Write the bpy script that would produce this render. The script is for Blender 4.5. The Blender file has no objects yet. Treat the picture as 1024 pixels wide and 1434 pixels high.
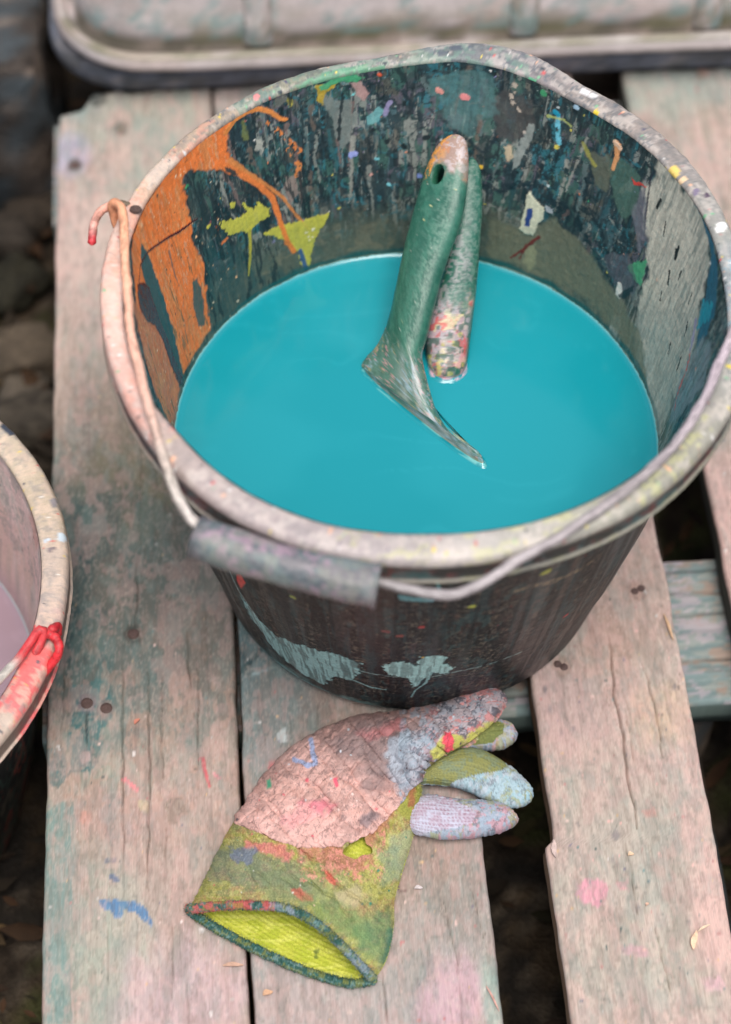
import bpy, math, time
import numpy as np
from mathutils import Vector, Matrix
T0 = time.time()
# ------------------------------------------------------------------ camera
F, PITCH, ROLL, CAMH = 2862.6, .959, .0254, .9447      # focal length in photo pixels, metres, radians
CW, CH = 1024., 1434.
fw = np.array([0, math.cos(PITCH), -math.sin(PITCH)])
rt0 = np.array([1., 0, 0]); up0 = np.cross(rt0, fw)
RT = math.cos(ROLL)*rt0 + math.sin(ROLL)*up0
UP = -math.sin(ROLL)*rt0 + math.cos(ROLL)*up0
CAM = np.array([0, 0, CAMH])
sc = bpy.context.scene
cd = bpy.data.cameras.new('camera'); cam = bpy.data.objects.new('camera', cd); sc.collection.objects.link(cam)
M = Matrix.Identity(4)
for i, ax in enumerate((RT, UP, -fw)):
    for j in range(3): M[j][i] = ax[j]
M.translation = Vector(CAM); cam.matrix_world = M
cd.sensor_fit = 'VERTICAL'; cd.sensor_height = 36; cd.sensor_width = 36*CW/CH
cd.lens = F/CH*36; cd.clip_start = .05; cd.clip_end = 200
cd.dof.use_dof = True; cd.dof.focus_distance = 1.03; cd.dof.aperture_fstop = 4.2
sc.camera = cam
# ------------------------------------------------------------------ light: open, slightly warm overcast
SUN_EL, SUN_AZ = math.radians(73), math.radians(-75)    # azimuth from +x (right) towards +y (away)
w = bpy.data.worlds.new('World'); sc.world = w; w.use_nodes = True
nt = w.node_tree; nt.nodes.clear()
sky = nt.nodes.new('ShaderNodeTexSky'); sky.sky_type = 'NISHITA'; sky.sun_disc = False
sky.sun_elevation = SUN_EL; sky.sun_rotation = math.pi/2 - SUN_AZ
sky.air_density = 1.0; sky.dust_density = 4.0; sky.ozone_density = 1.0
bg = nt.nodes.new('ShaderNodeBackground'); bg.inputs[1].default_value = .11
wo = nt.nodes.new('ShaderNodeOutputWorld')
hs = nt.nodes.new('ShaderNodeHueSaturation'); hs.inputs['Saturation'].default_value = .45   # thin cloud: a paler sky
nt.links.new(sky.outputs[0], hs.inputs['Color']); nt.links.new(hs.outputs[0], bg.inputs[0]); nt.links.new(bg.outputs[0], wo.inputs[0])
sl = bpy.data.lights.new('sun', 'SUN'); sl.energy = 1.5; sl.angle = math.radians(30); sl.color = (1, .92, .84)
so = bpy.data.objects.new('sun', sl); sc.collection.objects.link(so)
sd = Vector((math.cos(SUN_EL)*math.cos(SUN_AZ), math.cos(SUN_EL)*math.sin(SUN_AZ), math.sin(SUN_EL)))
so.rotation_euler = sd.to_track_quat('Z', 'Y').to_euler(); so.location = sd*5
sc.view_settings.view_transform = 'Standard'; sc.view_settings.look = 'None'
sc.view_settings.exposure = 0.68; sc.view_settings.gamma = 1
# ------------------------------------------------------------------ numpy helpers
def plane_pt(p, z):
    """point of the horizontal plane z seen at photo position p (n x 2)"""
    p = np.asarray(p, float); z = np.asarray(z, float)
    d = fw + ((p[..., :1]-CW/2)/F)*RT + ((CH/2-p[..., 1:2])/F)*UP
    t = (z-CAMH)/d[..., 2]
    return CAM + d*t[..., None]
def lin(c):
    c = np.asarray(c, float)/255.
    return np.where(c <= .04045, c/12.92, ((c+.055)/1.055)**2.4)
def sstep(a, b, x):
    t = np.clip((x-a)/(b-a), 0, 1); return t*t*(3-2*t)
def hsh(i, j, s):
    h = (i.astype(np.int64)*374761393 + j.astype(np.int64)*668265263 + s*2147483647+s*97) & 0xffffffff
    h = ((h ^ (h >> 13))*1274126177) & 0xffffffff
    h = ((h ^ (h >> 16))*2246822519) & 0xffffffff
    return ((h ^ (h >> 15)) & 0xffffff)/float(0xffffff)
def vn(x, y, s=0):
    i = np.floor(x); j = np.floor(y); u = x-i; v = y-j
    u = u*u*u*(u*(u*6-15)+10); v = v*v*v*(v*(v*6-15)+10)
    a = hsh(i, j, s); b = hsh(i+1, j, s); c = hsh(i, j+1, s); d = hsh(i+1, j+1, s)
    return a+(b-a)*u+(c-a)*v+(a-b-c+d)*u*v
def fbm(x, y, s=0, o=4, g=.5):
    r = 0; a = 1; t = 0
    for k in range(o):
        r = r+a*vn(x*2**k+k*17.3, y*2**k-k*9.1, s+k*13); t += a; a *= g
    return r/t
def worley(x, y, s=0):
    i = np.floor(x); j = np.floor(y); f1 = np.full(x.shape, 9.); f2 = f1.copy(); cid = np.zeros(x.shape)
    for di in (-1, 0, 1):
        for dj in (-1, 0, 1):
            a = i+di; b = j+dj
            d = np.hypot(a+hsh(a, b, s)-x, b+hsh(a, b, s+7)-y); n = d < f1
            f2 = np.where(n, f1, np.minimum(f2, d)); cid = np.where(n, hsh(a, b, s+19), cid); f1 = np.where(n, d, f1)
    return f1, f2, cid
def catmull(pts, n):
    P = np.asarray(pts, float); d = np.r_[0, np.cumsum(np.linalg.norm(np.diff(P, axis=0), axis=1))]
    d /= d[-1]; Q = np.vstack([2*P[0]-P[1], P, 2*P[-1]-P[-2]]); t = np.linspace(0, 1, n)
    k = np.clip(np.searchsorted(d, t, 'right')-1, 0, len(P)-2); u = ((t-d[k])/(d[k+1]-d[k]))[:, None]
    a, b, c, e = Q[k], Q[k+1], Q[k+2], Q[k+3]
    return .5*(2*b+(c-a)*u+(2*a-5*b+4*c-e)*u*u+(3*b-a-3*c+e)*u**3)
def plin(pts, n):
    P = np.asarray(pts, float); d = np.r_[0, np.cumsum(np.linalg.norm(np.diff(P, axis=0), axis=1))]
    t = np.linspace(0, d[-1], n); return np.stack([np.interp(t, d, P[:, k]) for k in range(P.shape[1])], 1)
class Paint:
    """colours laid on a surface; x, y are lengths in mm measured ON the surface"""
    def __init__(s, x, y, base):
        s.x = x; s.y = y; s.c = np.empty(x.shape+(3,)); s.c[...] = lin(base); s.h = np.zeros(x.shape); s.g = np.zeros(x.shape)
    def mix(s, m, col, h=0, g=None):
        col = lin(col) if not isinstance(col, np.ndarray) else col
        s.c += (col-s.c)*m[..., None]; s.h += h*m
        if g is not None: s.g += (g-s.g)*m
    def wob(s, X, Y, amp, sc_, seed):
        return (fbm(X/sc_, Y/sc_, seed, 3)-.5)*2*amp
    def near(s, P, pad):
        return ((s.x > P[:, 0].min()-pad) & (s.x < P[:, 0].max()+pad) & (s.y > P[:, 1].min()-pad) & (s.y < P[:, 1].max()+pad))
    def poly(s, P, col, soft=.4, rough=1.2, rs=4, alpha=1, h=0, g=None, seed=0, streak=0):
        P = np.asarray(P, float); k = s.near(P, soft+rough+1)
        if not k.any(): return
        X = s.x[k]; Y = s.y[k]; ins = np.zeros(X.shape, bool); D = np.full(X.shape, 1e9)
        for a, b in zip(P, np.roll(P, -1, 0)):
            with np.errstate(divide='ignore', invalid='ignore'):
                ins ^= ((a[1] > Y) != (b[1] > Y)) & (X < (b[0]-a[0])*(Y-a[1])/(b[1]-a[1]+1e-12)+a[0])
            e = b-a; t = np.clip(((X-a[0])*e[0]+(Y-a[1])*e[1])/(e@e+1e-12), 0, 1)
            D = np.minimum(D, np.hypot(X-a[0]-t*e[0], Y-a[1]-t*e[1]))
        d = np.where(ins, D, -D)+s.wob(X, Y, rough, rs, seed+5)
        m = sstep(-soft, soft, d)*alpha
        if streak: m = m*(1-streak*sstep(.5, .62, fbm(X/1.3, Y/14, seed+3, 3)))
        f = np.zeros(s.x.shape); f[k] = m; s.mix(f, col, h, g); return f
    def stroke(s, P, wd, col, soft=.3, rough=.3, alpha=1, h=0, g=None, gap=0, seed=0):
        P = np.asarray(P, float); wd = np.atleast_1d(np.asarray(wd, float)); wd = np.interp(np.linspace(0, 1, len(P)), np.linspace(0, 1, len(wd)), wd)
        k = s.near(P, wd.max()+soft+rough+1)
        if not k.any(): return
        X = s.x[k]; Y = s.y[k]; D = np.full(X.shape, -1e9)
        for a, b, wa, wb in zip(P[:-1], P[1:], wd[:-1], wd[1:]):
            e = b-a; t = np.clip(((X-a[0])*e[0]+(Y-a[1])*e[1])/(e@e+1e-12), 0, 1)
            D = np.maximum(D, (wa+(wb-wa)*t)/2-np.hypot(X-a[0]-t*e[0], Y-a[1]-t*e[1]))
        m = sstep(-soft, soft, D+s.wob(X, Y, rough, 2.5, seed+9))*alpha
        if gap: m = m*sstep(gap-.05, gap+.05, fbm(X/2.2, Y/2.2, seed+31, 3))
        f = np.zeros(s.x.shape); f[k] = m; s.mix(f, col, h, g)
    def dots(s, n, cols, r0, r1, seed, box=None, h=0, g=None):
        R = np.random.RandomState(seed)
        b = box or (s.x.min(), s.x.max(), s.y.min(), s.y.max())
        for i in range(n):
            cx = R.uniform(b[0], b[1]); cy = R.uniform(b[2], b[3]); r = r0*(r1/r0)**(R.rand()**2.2); c = cols[R.randint(len(cols))]
            el = R.uniform(.6, 1); an = R.uniform(0, 3.14)
            k = (np.abs(s.x-cx) < r*2+.6) & (np.abs(s.y-cy) < r*2+.6)
            if not k.any(): continue
            X = s.x[k]-cx; Y = s.y[k]-cy; U = X*math.cos(an)+Y*math.sin(an); V = (-X*math.sin(an)+Y*math.cos(an))/el
            m = sstep(-.25, .25, r-np.hypot(U, V)+(vn(X/r*1.3+i, Y/r*1.3, i)-.5)*r*.6)
            s.c[k] += (lin(c)-s.c[k])*m[..., None]; s.h[k] += h*m
            if g is not None: s.g[k] += (g-s.g[k])*m
    def layer(s, col, sx, sy, thr, seed, soft=.03, alpha=1, mask=1, h=0, warp=1.5, g=None):
        wx = (vn(s.x/sx*2, s.y/sy*2, seed+50)-.5)*warp; wy = (vn(s.x/sx*2, s.y/sy*2, seed+60)-.5)*warp
        m = sstep(thr-soft, thr+soft, fbm(s.x/sx+wx, s.y/sy+wy, seed, 4, .55))*alpha*mask
        s.mix(m, col, h, g)
    def rgba(s): return np.concatenate([np.clip(s.c, 0, 1), np.clip(s.g, 0, 1)[..., None]], -1)
# ------------------------------------------------------------------ object helpers
COL = sc.collection; ORG = {}
def tag(o, label=None, cat=None, group=None, kind=None):
    if label: o['label'] = label
    if cat: o['category'] = cat
    if group: o['group'] = group
    if kind: o['kind'] = kind
    return o
def thing(name, loc, label, cat, group=None):
    o = bpy.data.objects.new(name, None); COL.objects.link(o); o.location = loc; o.empty_display_size = .05
    ORG[o] = np.array(loc, float); return tag(o, label, cat, group)
def mk(name, V, Fq, mat, parent=None, col=None, uv=None, smooth=True, org=None):
    V = np.asarray(V, float).reshape(-1, 3)
    base = ORG[parent] if parent is not None else (np.array(org, float) if org is not None else np.zeros(3))
    me = bpy.data.meshes.new(name)
    if isinstance(Fq, np.ndarray):
        n = Fq.shape[1]; me.vertices.add(len(V)); me.vertices.foreach_set('co', (V-base).ravel())
        me.loops.add(Fq.size); me.loops.foreach_set('vertex_index', Fq.ravel().astype(np.int32))
        me.polygons.add(len(Fq)); me.polygons.foreach_set('loop_start', np.arange(0, Fq.size, n, dtype=np.int32))
        me.polygons.foreach_set('loop_total', np.full(len(Fq), n, np.int32)); idx = Fq.ravel()
    else:
        me.from_pydata([tuple(v) for v in (V-base)], [], Fq); idx = np.concatenate([np.array(f) for f in Fq])
    me.update(calc_edges=True)
    if smooth: me.polygons.foreach_set('use_smooth', np.ones(len(me.polygons), bool))
    if col is not None:
        a = me.color_attributes.new('paint', 'FLOAT_COLOR', 'POINT'); a.data.foreach_set('color', np.asarray(col, np.float32).reshape(-1))
    if uv is not None:
        u = me.uv_layers.new(name='UVMap'); u.data.foreach_set('uv', np.asarray(uv, np.float32).reshape(-1, 2)[idx].ravel())
    me.validate(); me.materials.append(mat)
    o = bpy.data.objects.new(name, me); COL.objects.link(o)
    if parent is not None: o.parent = parent; ORG[o] = base
    else: o.location = base; ORG[o] = base
    return o
def gridf(n, m, cu=False, cv=False, flip=False):
    i = np.arange(n if cu else n-1); j = np.arange(m if cv else m-1); I, J = np.meshgrid(i, j, indexing='ij')
    a = I*m+J; b = ((I+1) % n)*m+J; c = ((I+1) % n)*m+(J+1) % m; d = I*m+(J+1) % m
    f = np.stack([a, b, c, d], -1).reshape(-1, 4)
    return f[:, ::-1].copy() if flip else f
def normals(P, cu=False, cv=False):
    du = (np.roll(P, -1, 0)-np.roll(P, 1, 0)) if cu else np.gradient(P, axis=0)
    dv = (np.roll(P, -1, 1)-np.roll(P, 1, 1)) if cv else np.gradient(P, axis=1)
    n = np.cross(du, dv); return n/(np.linalg.norm(n, axis=-1, keepdims=True)+1e-12)
def tube(path, r, k=10, cap=True):
    P = np.asarray(path, float); n = len(P); r = np.broadcast_to(r, (n,)); T = np.gradient(P, axis=0); T /= np.linalg.norm(T, axis=1)[:, None]
    N = np.zeros_like(P); a = np.array([0, 0, 1.]) if abs(T[0][2]) < .9 else np.array([1., 0, 0])
    for i in range(n):
        a = a-T[i]*(a@T[i]); a /= np.linalg.norm(a); N[i] = a
    Bn = np.cross(T, N); an = np.linspace(0, 2*np.pi, k, endpoint=False)
    if cap:   # rounded ends
        P = np.vstack([P[0]-T[0]*r[0]*.6, P, P[-1]+T[-1]*r[-1]*.6]); N = np.vstack([N[:1], N, N[-1:]]); Bn = np.vstack([Bn[:1], Bn, Bn[-1:]])
        r = np.r_[r[0]*.3, r, r[-1]*.3]
    G = P[:, None]+r[:, None, None]*(np.cos(an)[None, :, None]*N[:, None]+np.sin(an)[None, :, None]*Bn[:, None])
    return G, an
def tubeobj(name, path, r, mat, parent, col=None, k=12, lump=0, seed=0, org=None):
    G, an = tube(path, r, k); n = len(G)
    if lump:
        I, J = np.meshgrid(np.arange(n), np.arange(k), indexing='ij'); c = G.mean(1, keepdims=True)
        G = c+(G-c)*(1+lump*(fbm(I*.35, 3+2*np.cos(J*2*np.pi/k)+I*.1, seed, 3)[..., None]-.45))
    C = None
    if col is not None:
        c = col if not callable(col) else col(n, k)
        C = np.empty((n, k, 4)); C[...] = c
    f = gridf(n, k, cv=True); fl = [list(reversed(range(k))), [(n-1)*k+j for j in range(k)]]
    V = G.reshape(-1, 3); V = np.vstack([V, G[0].mean(0), G[-1].mean(0)]); nv = n*k
    tr = [[(j+1) % k, j, nv, nv] for j in range(k)]+[[(n-1)*k+j, (n-1)*k+(j+1) % k, nv+1, nv+1] for j in range(k)]
    tr3 = [[a, b, c] for a, b, c, _ in tr]
    if C is not None: C = np.vstack([C.reshape(-1, 4), C[0].mean(0), C[-1].mean(0)])
    return mk(name, V, f.tolist()+tr3, mat, parent, C, org=org)
# ------------------------------------------------------------------ materials
def node(nt, t, **k):
    n = nt.nodes.new(t)
    for a, b in k.items(): setattr(n, a, b)
    return n
def new_mat(name):
    m = bpy.data.materials.new(name); m.use_nodes = True; nt = m.node_tree
    return m, nt, nt.nodes['Principled BSDF']
def nz(nt, vec, scale, detail=4, rough=.6, mapping=None):
    if mapping is not None:
        mp = node(nt, 'ShaderNodeMapping'); mp.inputs['Scale'].default_value = mapping; nt.links.new(vec, mp.inputs[0]); vec = mp.outputs[0]
    n = node(nt, 'ShaderNodeTexNoise'); n.inputs['Scale'].default_value = scale; n.inputs['Detail'].default_value = detail
    n.inputs['Roughness'].default_value = rough; nt.links.new(vec, n.inputs['Vector']); return n.outputs['Fac']
def rng(nt, v, a, b, c, d):
    n = node(nt, 'ShaderNodeMapRange'); n.inputs[1].default_value = a; n.inputs[2].default_value = b; n.inputs[3].default_value = c; n.inputs[4].default_value = d
    nt.links.new(v, n.inputs[0]); return n.outputs[0]
def mth(nt, op, a, b):
    n = node(nt, 'ShaderNodeMath', operation=op)
    for i, v in enumerate((a, b)):
        if isinstance(v, (int, float)): n.inputs[i].default_value = v
        else: nt.links.new(v, n.inputs[i])
    return n.outputs[0]
def scalecol(nt, col, f):
    n = node(nt, 'ShaderNodeVectorMath', operation='SCALE'); nt.links.new(col, n.inputs[0]); nt.links.new(f, n.inputs['Scale']); return n.outputs[0]
def painted(name, r_dull=.75, r_gloss=.25, amp=.25, scale=900, bump=.3, bdist=.0006, aniso=None, coords='Object', spec=.4, coat=0, base=None, fine=2500):
    m, nt, b = new_mat(name); tc = node(nt, 'ShaderNodeTexCoord'); vec = tc.outputs[coords]
    if base is None:
        at = node(nt, 'ShaderNodeAttribute', attribute_name='paint'); c = at.outputs['Color']; al = at.outputs['Alpha']
    else:
        rgb = node(nt, 'ShaderNodeRGB'); rgb.outputs[0].default_value = (*lin(base), 1); c = rgb.outputs[0]; al = None
    n1 = nz(nt, vec, scale, 5, .65, aniso); n2 = nz(nt, vec, fine, 3, .6, aniso)
    f = mth(nt, 'MULTIPLY', rng(nt, n1, .3, .7, 1-amp, 1+amp), rng(nt, n2, .3, .7, 1-amp*.5, 1+amp*.5))
    nt.links.new(scalecol(nt, c, f), b.inputs['Base Color'])
    if al is not None: nt.links.new(rng(nt, al, 0, 1, r_dull, r_gloss), b.inputs['Roughness'])
    else: b.inputs['Roughness'].default_value = r_dull
    b.inputs['Specular IOR Level'].default_value = spec; b.inputs['Coat Weight'].default_value = coat
    bp = node(nt, 'ShaderNodeBump'); bp.inputs['Strength'].default_value = bump; bp.inputs['Distance'].default_value = bdist
    nt.links.new(mth(nt, 'ADD', n1, n2), bp.inputs['Height']); nt.links.new(bp.outputs[0], b.inputs['Normal'])
    return m
m_wood = painted('weathered_painted_wood', .88, .5, .11, 1, .32, .0006, (2600, 90, 2600), 'UV', .25, fine=2.3)
m_wall = painted('paint_crusted_plastic', .6, .2, .16, 420, .18, .0005, None, 'Object', .5, fine=1500)
m_outer = painted('scratched_black_plastic', .55, .3, .22, 500, .3, .0006, None, 'Object', .3, fine=1600)
m_rim = painted('paint_caked_rim', .5, .3, .10, 380, .3, .0009, None, 'Object', .45, fine=1400)
m_wire = painted('paint_coated_wire', .45, .25, .18, 500, .4, .0006, None, 'Object', .5)
m_brush = painted('dusty_green_plastic', .36, .16, .12, 1300, .35, .0003, None, 'Object', .5, fine=3200)
m_knit = painted('knitted_yarn', .95, .7, .2, 1500, .5, .0006, None, 'Object', .15, fine=3500)
m_coat = painted('rough_latex_coat', .7, .4, .12, 900, .4, .0006, None, 'Object', .3, fine=2200)
m_crate = painted('dirty_grey_plastic', .5, .35, .15, 60, .3, .001, None, 'Object', .4, fine=350)
m_soil = painted('damp_soil', .95, .6, .5, 60, .8, .01, None, 'Object', .2, fine=400)
m_leaf = painted('dead_leaf', .8, .5, .3, 150, .3, .001, None, 'Object', .25)
m_stone = painted('rough_stone', .85, .5, .3, 30, .7, .004, None, 'Object', .3, fine=300)
m_iron = painted('rusty_iron', .7, .5, .3, 700, .5, .0005, None, 'Object', .4, base=(84, 66, 62))
# ------------------------------------------------------------------ pallet frame (u across boards, v along them)
A = -.0933; D1 = np.array([math.sin(A), math.cos(A)]); D2 = np.array([math.cos(A), -math.sin(A)])
def uvw(u, v, z): u, v, z = np.broadcast_arrays(u, v, z); return np.stack([u*D2[0]+v*D1[0], u*D2[1]+v*D1[1], z], -1)
def px2uv(pts, z=0.):
    Wp = plane_pt(np.asarray(pts, float), np.full(len(pts), z)); return np.stack([Wp[:, :2]@D2, Wp[:, :2]@D1], 1)*1000
ZG = -.1416
# ------------------------------------------------------------------ ground
gx = np.concatenate([-np.geomspace(6, .5, 80), np.linspace(-.48, .6, 130), np.geomspace(.62, 6, 70)])
gy = np.concatenate([-np.geomspace(6, .05, 40), np.linspace(0, 1.9, 200), np.geomspace(1.92, 8, 80)])
GX, GY = np.meshgrid(gx, gy, indexing='ij')
GZ = ZG-.006+.014*(fbm(GX*9, GY*9, 3, 4)-.5)+.012*np.maximum(0, fbm(GX*30, GY*30, 8, 3)-.5)
gp = Paint(GX*1000, GY*1000, (50, 42, 34))
gp.layer((72, 60, 46), 60, 60, .52, 11, .1); gp.layer((40, 36, 32), 45, 45, .55, 12, .08); gp.layer((74, 78, 44), 40, 40, .62, 15, .05, .7)
gp.layer((92, 82, 70), 18, 18, .66, 17, .04, .7)
tag(mk('ground', np.stack([GX, GY, GZ], -1), gridf(len(gx), len(gy)), m_soil, col=gp.rgba()), kind='structure')
R = np.random.RandomState(5)
# leaf litter: one object
V = []; Fc = []; C = []
lc = [(112, 78, 50), (140, 100, 62), (86, 64, 46), (150, 122, 84), (96, 88, 52), (70, 58, 44)]
for i in range(3600):
    x = R.uniform(-.5, .55); y = R.uniform(.1, 1.7)
    z = ZG+.003+R.uniform(0, .012); L = R.uniform(.008, .030); Wd = L*R.uniform(.2, .45); an = R.uniform(0, 6.28); tl = R.uniform(-.5, .5); cv = R.uniform(-.3, .5)
    pts = [(-1, 0, 0), (-.45, .8, cv), (.2, 1, cv), (1, 0, .1), (.2, -1, cv), (-.45, -.8, cv), (-.1, 0, 0)]
    b0 = len(V)
    for a, b, c in pts:
        X = a*L/2; Y = b*Wd/2; Z = c*Wd*.6+X*tl
        V.append((x+X*math.cos(an)-Y*math.sin(an), y+X*math.sin(an)+Y*math.cos(an), z+Z))
    for k in range(6): Fc.append([b0+6, b0+k, b0+(k+1) % 6])
    c = lin(lc[R.randint(6)])*R.uniform(.12, .42); C += [(*c, .1)]*7
tag(mk('leaf_litter', np.array(V), np.array(Fc), m_leaf, col=np.array(C), smooth=False), kind='stuff')
# stones on the ground at the left
def stone(px, rz, sx, sy, szz, label, colr, seed, name='stone'):
    n, m = 28, 18; th = np.linspace(0, 2*np.pi, n, endpoint=False); ph = np.linspace(.02, np.pi-.02, m); TH, PH = np.meshgrid(th, ph, indexing='ij')
    X = np.cos(TH)*np.sin(PH); Y = np.sin(TH)*np.sin(PH); Z = np.cos(PH)
    rr = 1+.5*(fbm(X*1.6+seed*3+9, Y*1.6+Z*1.3+5, seed, 3)-.5)+.10*(fbm(X*6+20, (Y+Z)*6+20, seed+4, 3)-.5)
    s_ = .75/np.maximum(np.maximum(abs(X), abs(Y)), np.maximum(abs(Z), .4))*.5+.5
    c = plane_pt(np.array([px], float), np.array([ZG+szz*.4]))[0]
    P = np.stack([X*sx, Y*sy, Z*szz], -1)*(rr*s_)[..., None]; ca, sa = math.cos(rz), math.sin(rz)
    P = np.stack([P[..., 0]*ca-P[..., 1]*sa, P[..., 0]*sa+P[..., 1]*ca, P[..., 2]], -1)+c
    p = Paint(TH*sx*1000, PH*szz*1000, colr); p.layer(np.array(lin(colr))*.5, 12, 12, .55, seed, .08, .8); p.layer(np.array(lin(colr))*1.5, 8, 8, .6, seed+2, .05, .6)
    o = mk(name, P, gridf(n, m, cu=True), m_stone, col=p.rgba(), org=(c[0], c[1], ZG)); tag(o, label, 'stone', 'stones on the ground left of the pallet')
stone((20, 500), .3, .040, .026, .018, 'pale angular stone on the soil halfway down the left edge of the picture', (84, 74, 62), 2)
stone((34, 545), 1.0, .022, .015, .010, 'small pale stone just below the larger angular pale stone', (88, 80, 70), 3)
stone((8, 330), .1, .024, .020, .014, 'small grey stone beside the soil strip, above the angular pale stone', (52, 46, 40), 4)
stone((50, 300), .7, .026, .020, .014, 'dark brown stone close to the pallet edge, just below the dark block', (54, 46, 38), 6)
stone((46, 588), .2, .035, .02, .016, 'grey stone half hidden behind the rim of the pink bucket', (66, 60, 52), 7)
stone((14, 400), .9, .03, .022, .015, 'dark mossy stone between the small grey stone and the pale angular one', (40, 38, 28), 8)
# dark weathered block behind the pallet's left corner
def block(name, u0, u1, v0, v1, z0, z1, colr, mat, seed, parent=None, amp=.003, n=(26, 16, 14)):
    nu, nv, nzz = n
    V = []; Fl = []; Cl = []
    def face(a, b, fn):
        I, J = np.meshgrid(np.linspace(0, 1, a), np.linspace(0, 1, b), indexing='ij'); P = fn(I, J); base = sum(len(x) for x in V)
        V.append(P.reshape(-1, 3)); Fl.append(gridf(a, b)+base)
    L = lambda a, b, t: a+(b-a)*t
    face(nu, nv, lambda I, J: np.stack([L(u0, u1, I), L(v0, v1, J), z1+0*I], -1))
    face(nu, nv, lambda I, J: np.stack([L(u1, u0, I), L(v0, v1, J), z0+0*I], -1))
    face(nu, nzz, lambda I, J: np.stack([L(u1, u0, I), v0+0*I, L(z1, z0, J)], -1)[::-1][:, ::-1])
    face(nu, nzz, lambda I, J: np.stack([L(u1, u0, I), v1+0*I, L(z0, z1, J)], -1))
    face(nv, nzz, lambda I, J: np.stack([u0+0*I, L(v1, v0, I), L(z0, z1, J)], -1))
    face(nv, nzz, lambda I, J: np.stack([u1+0*I, L(v0, v1, I), L(z0, z1, J)], -1))
    P = np.vstack(V); c = np.array([(u0+u1)/2, (v0+v1)/2, (z0+z1)/2]); hf = np.array([(u1-u0)/2, (v1-v0)/2, (z1-z0)/2])
    r = min(hf)*.35; q = P-c; inner = np.clip(q, -(hf-r), hf-r); d = q-inner; ln = np.linalg.norm(d, axis=1, keepdims=True)
    q = inner+d/np.maximum(ln, 1e-9)*np.minimum(ln, r); 
    q += (d/np.maximum(ln, 1e-9))*amp*(fbm(P[:, :1]*40+P[:, 2:]*30+9, P[:, 1:2]*40+P[:, 2:]*25+9, seed, 4)-.5)*2
    Q = q+c; pt = Paint(Q[:, 0]*1000, (Q[:, 1]+Q[:, 2])*1000, colr)
    pt.layer(np.array(lin(colr))*.45, 30, 20, .52, seed, .08, .8); pt.layer((70, 84, 92), 30, 24, .56, seed+4, .06, .6); pt.layer((128, 112, 100), 20, 14, .62, seed+8, .05, .6)
    return mk(name, uvw(Q[:, 0], Q[:, 1], Q[:, 2]), np.vstack(Fl), mat, parent, col=pt.rgba(), uv=np.stack([Q[:, 0], Q[:, 1]+Q[:, 2]], -1))
o = block('stone_block', -.46, -.126, 1.035, 1.16, ZG-.01, -.004, (66, 60, 56), m_stone, 21, amp=.008)
tag(o, 'large dark weathered stone block on the soil beyond the far left corner of the pallet', 'stone block')
o = block('timber_beam', -.08, .62, 1.03, 1.13, ZG-.01, -.004, (84, 72, 62), m_stone, 23)
tag(o, 'dark timber beam on the ground carrying the far side of the stacked crates', 'beam')
o = block('timber_beam', -.08, .62, 1.26, 1.34, ZG-.01, -.004, (84, 72, 62), m_stone, 27)
tag(o, 'second dark timber beam farther back beneath the stacked crates', 'beam')
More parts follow.
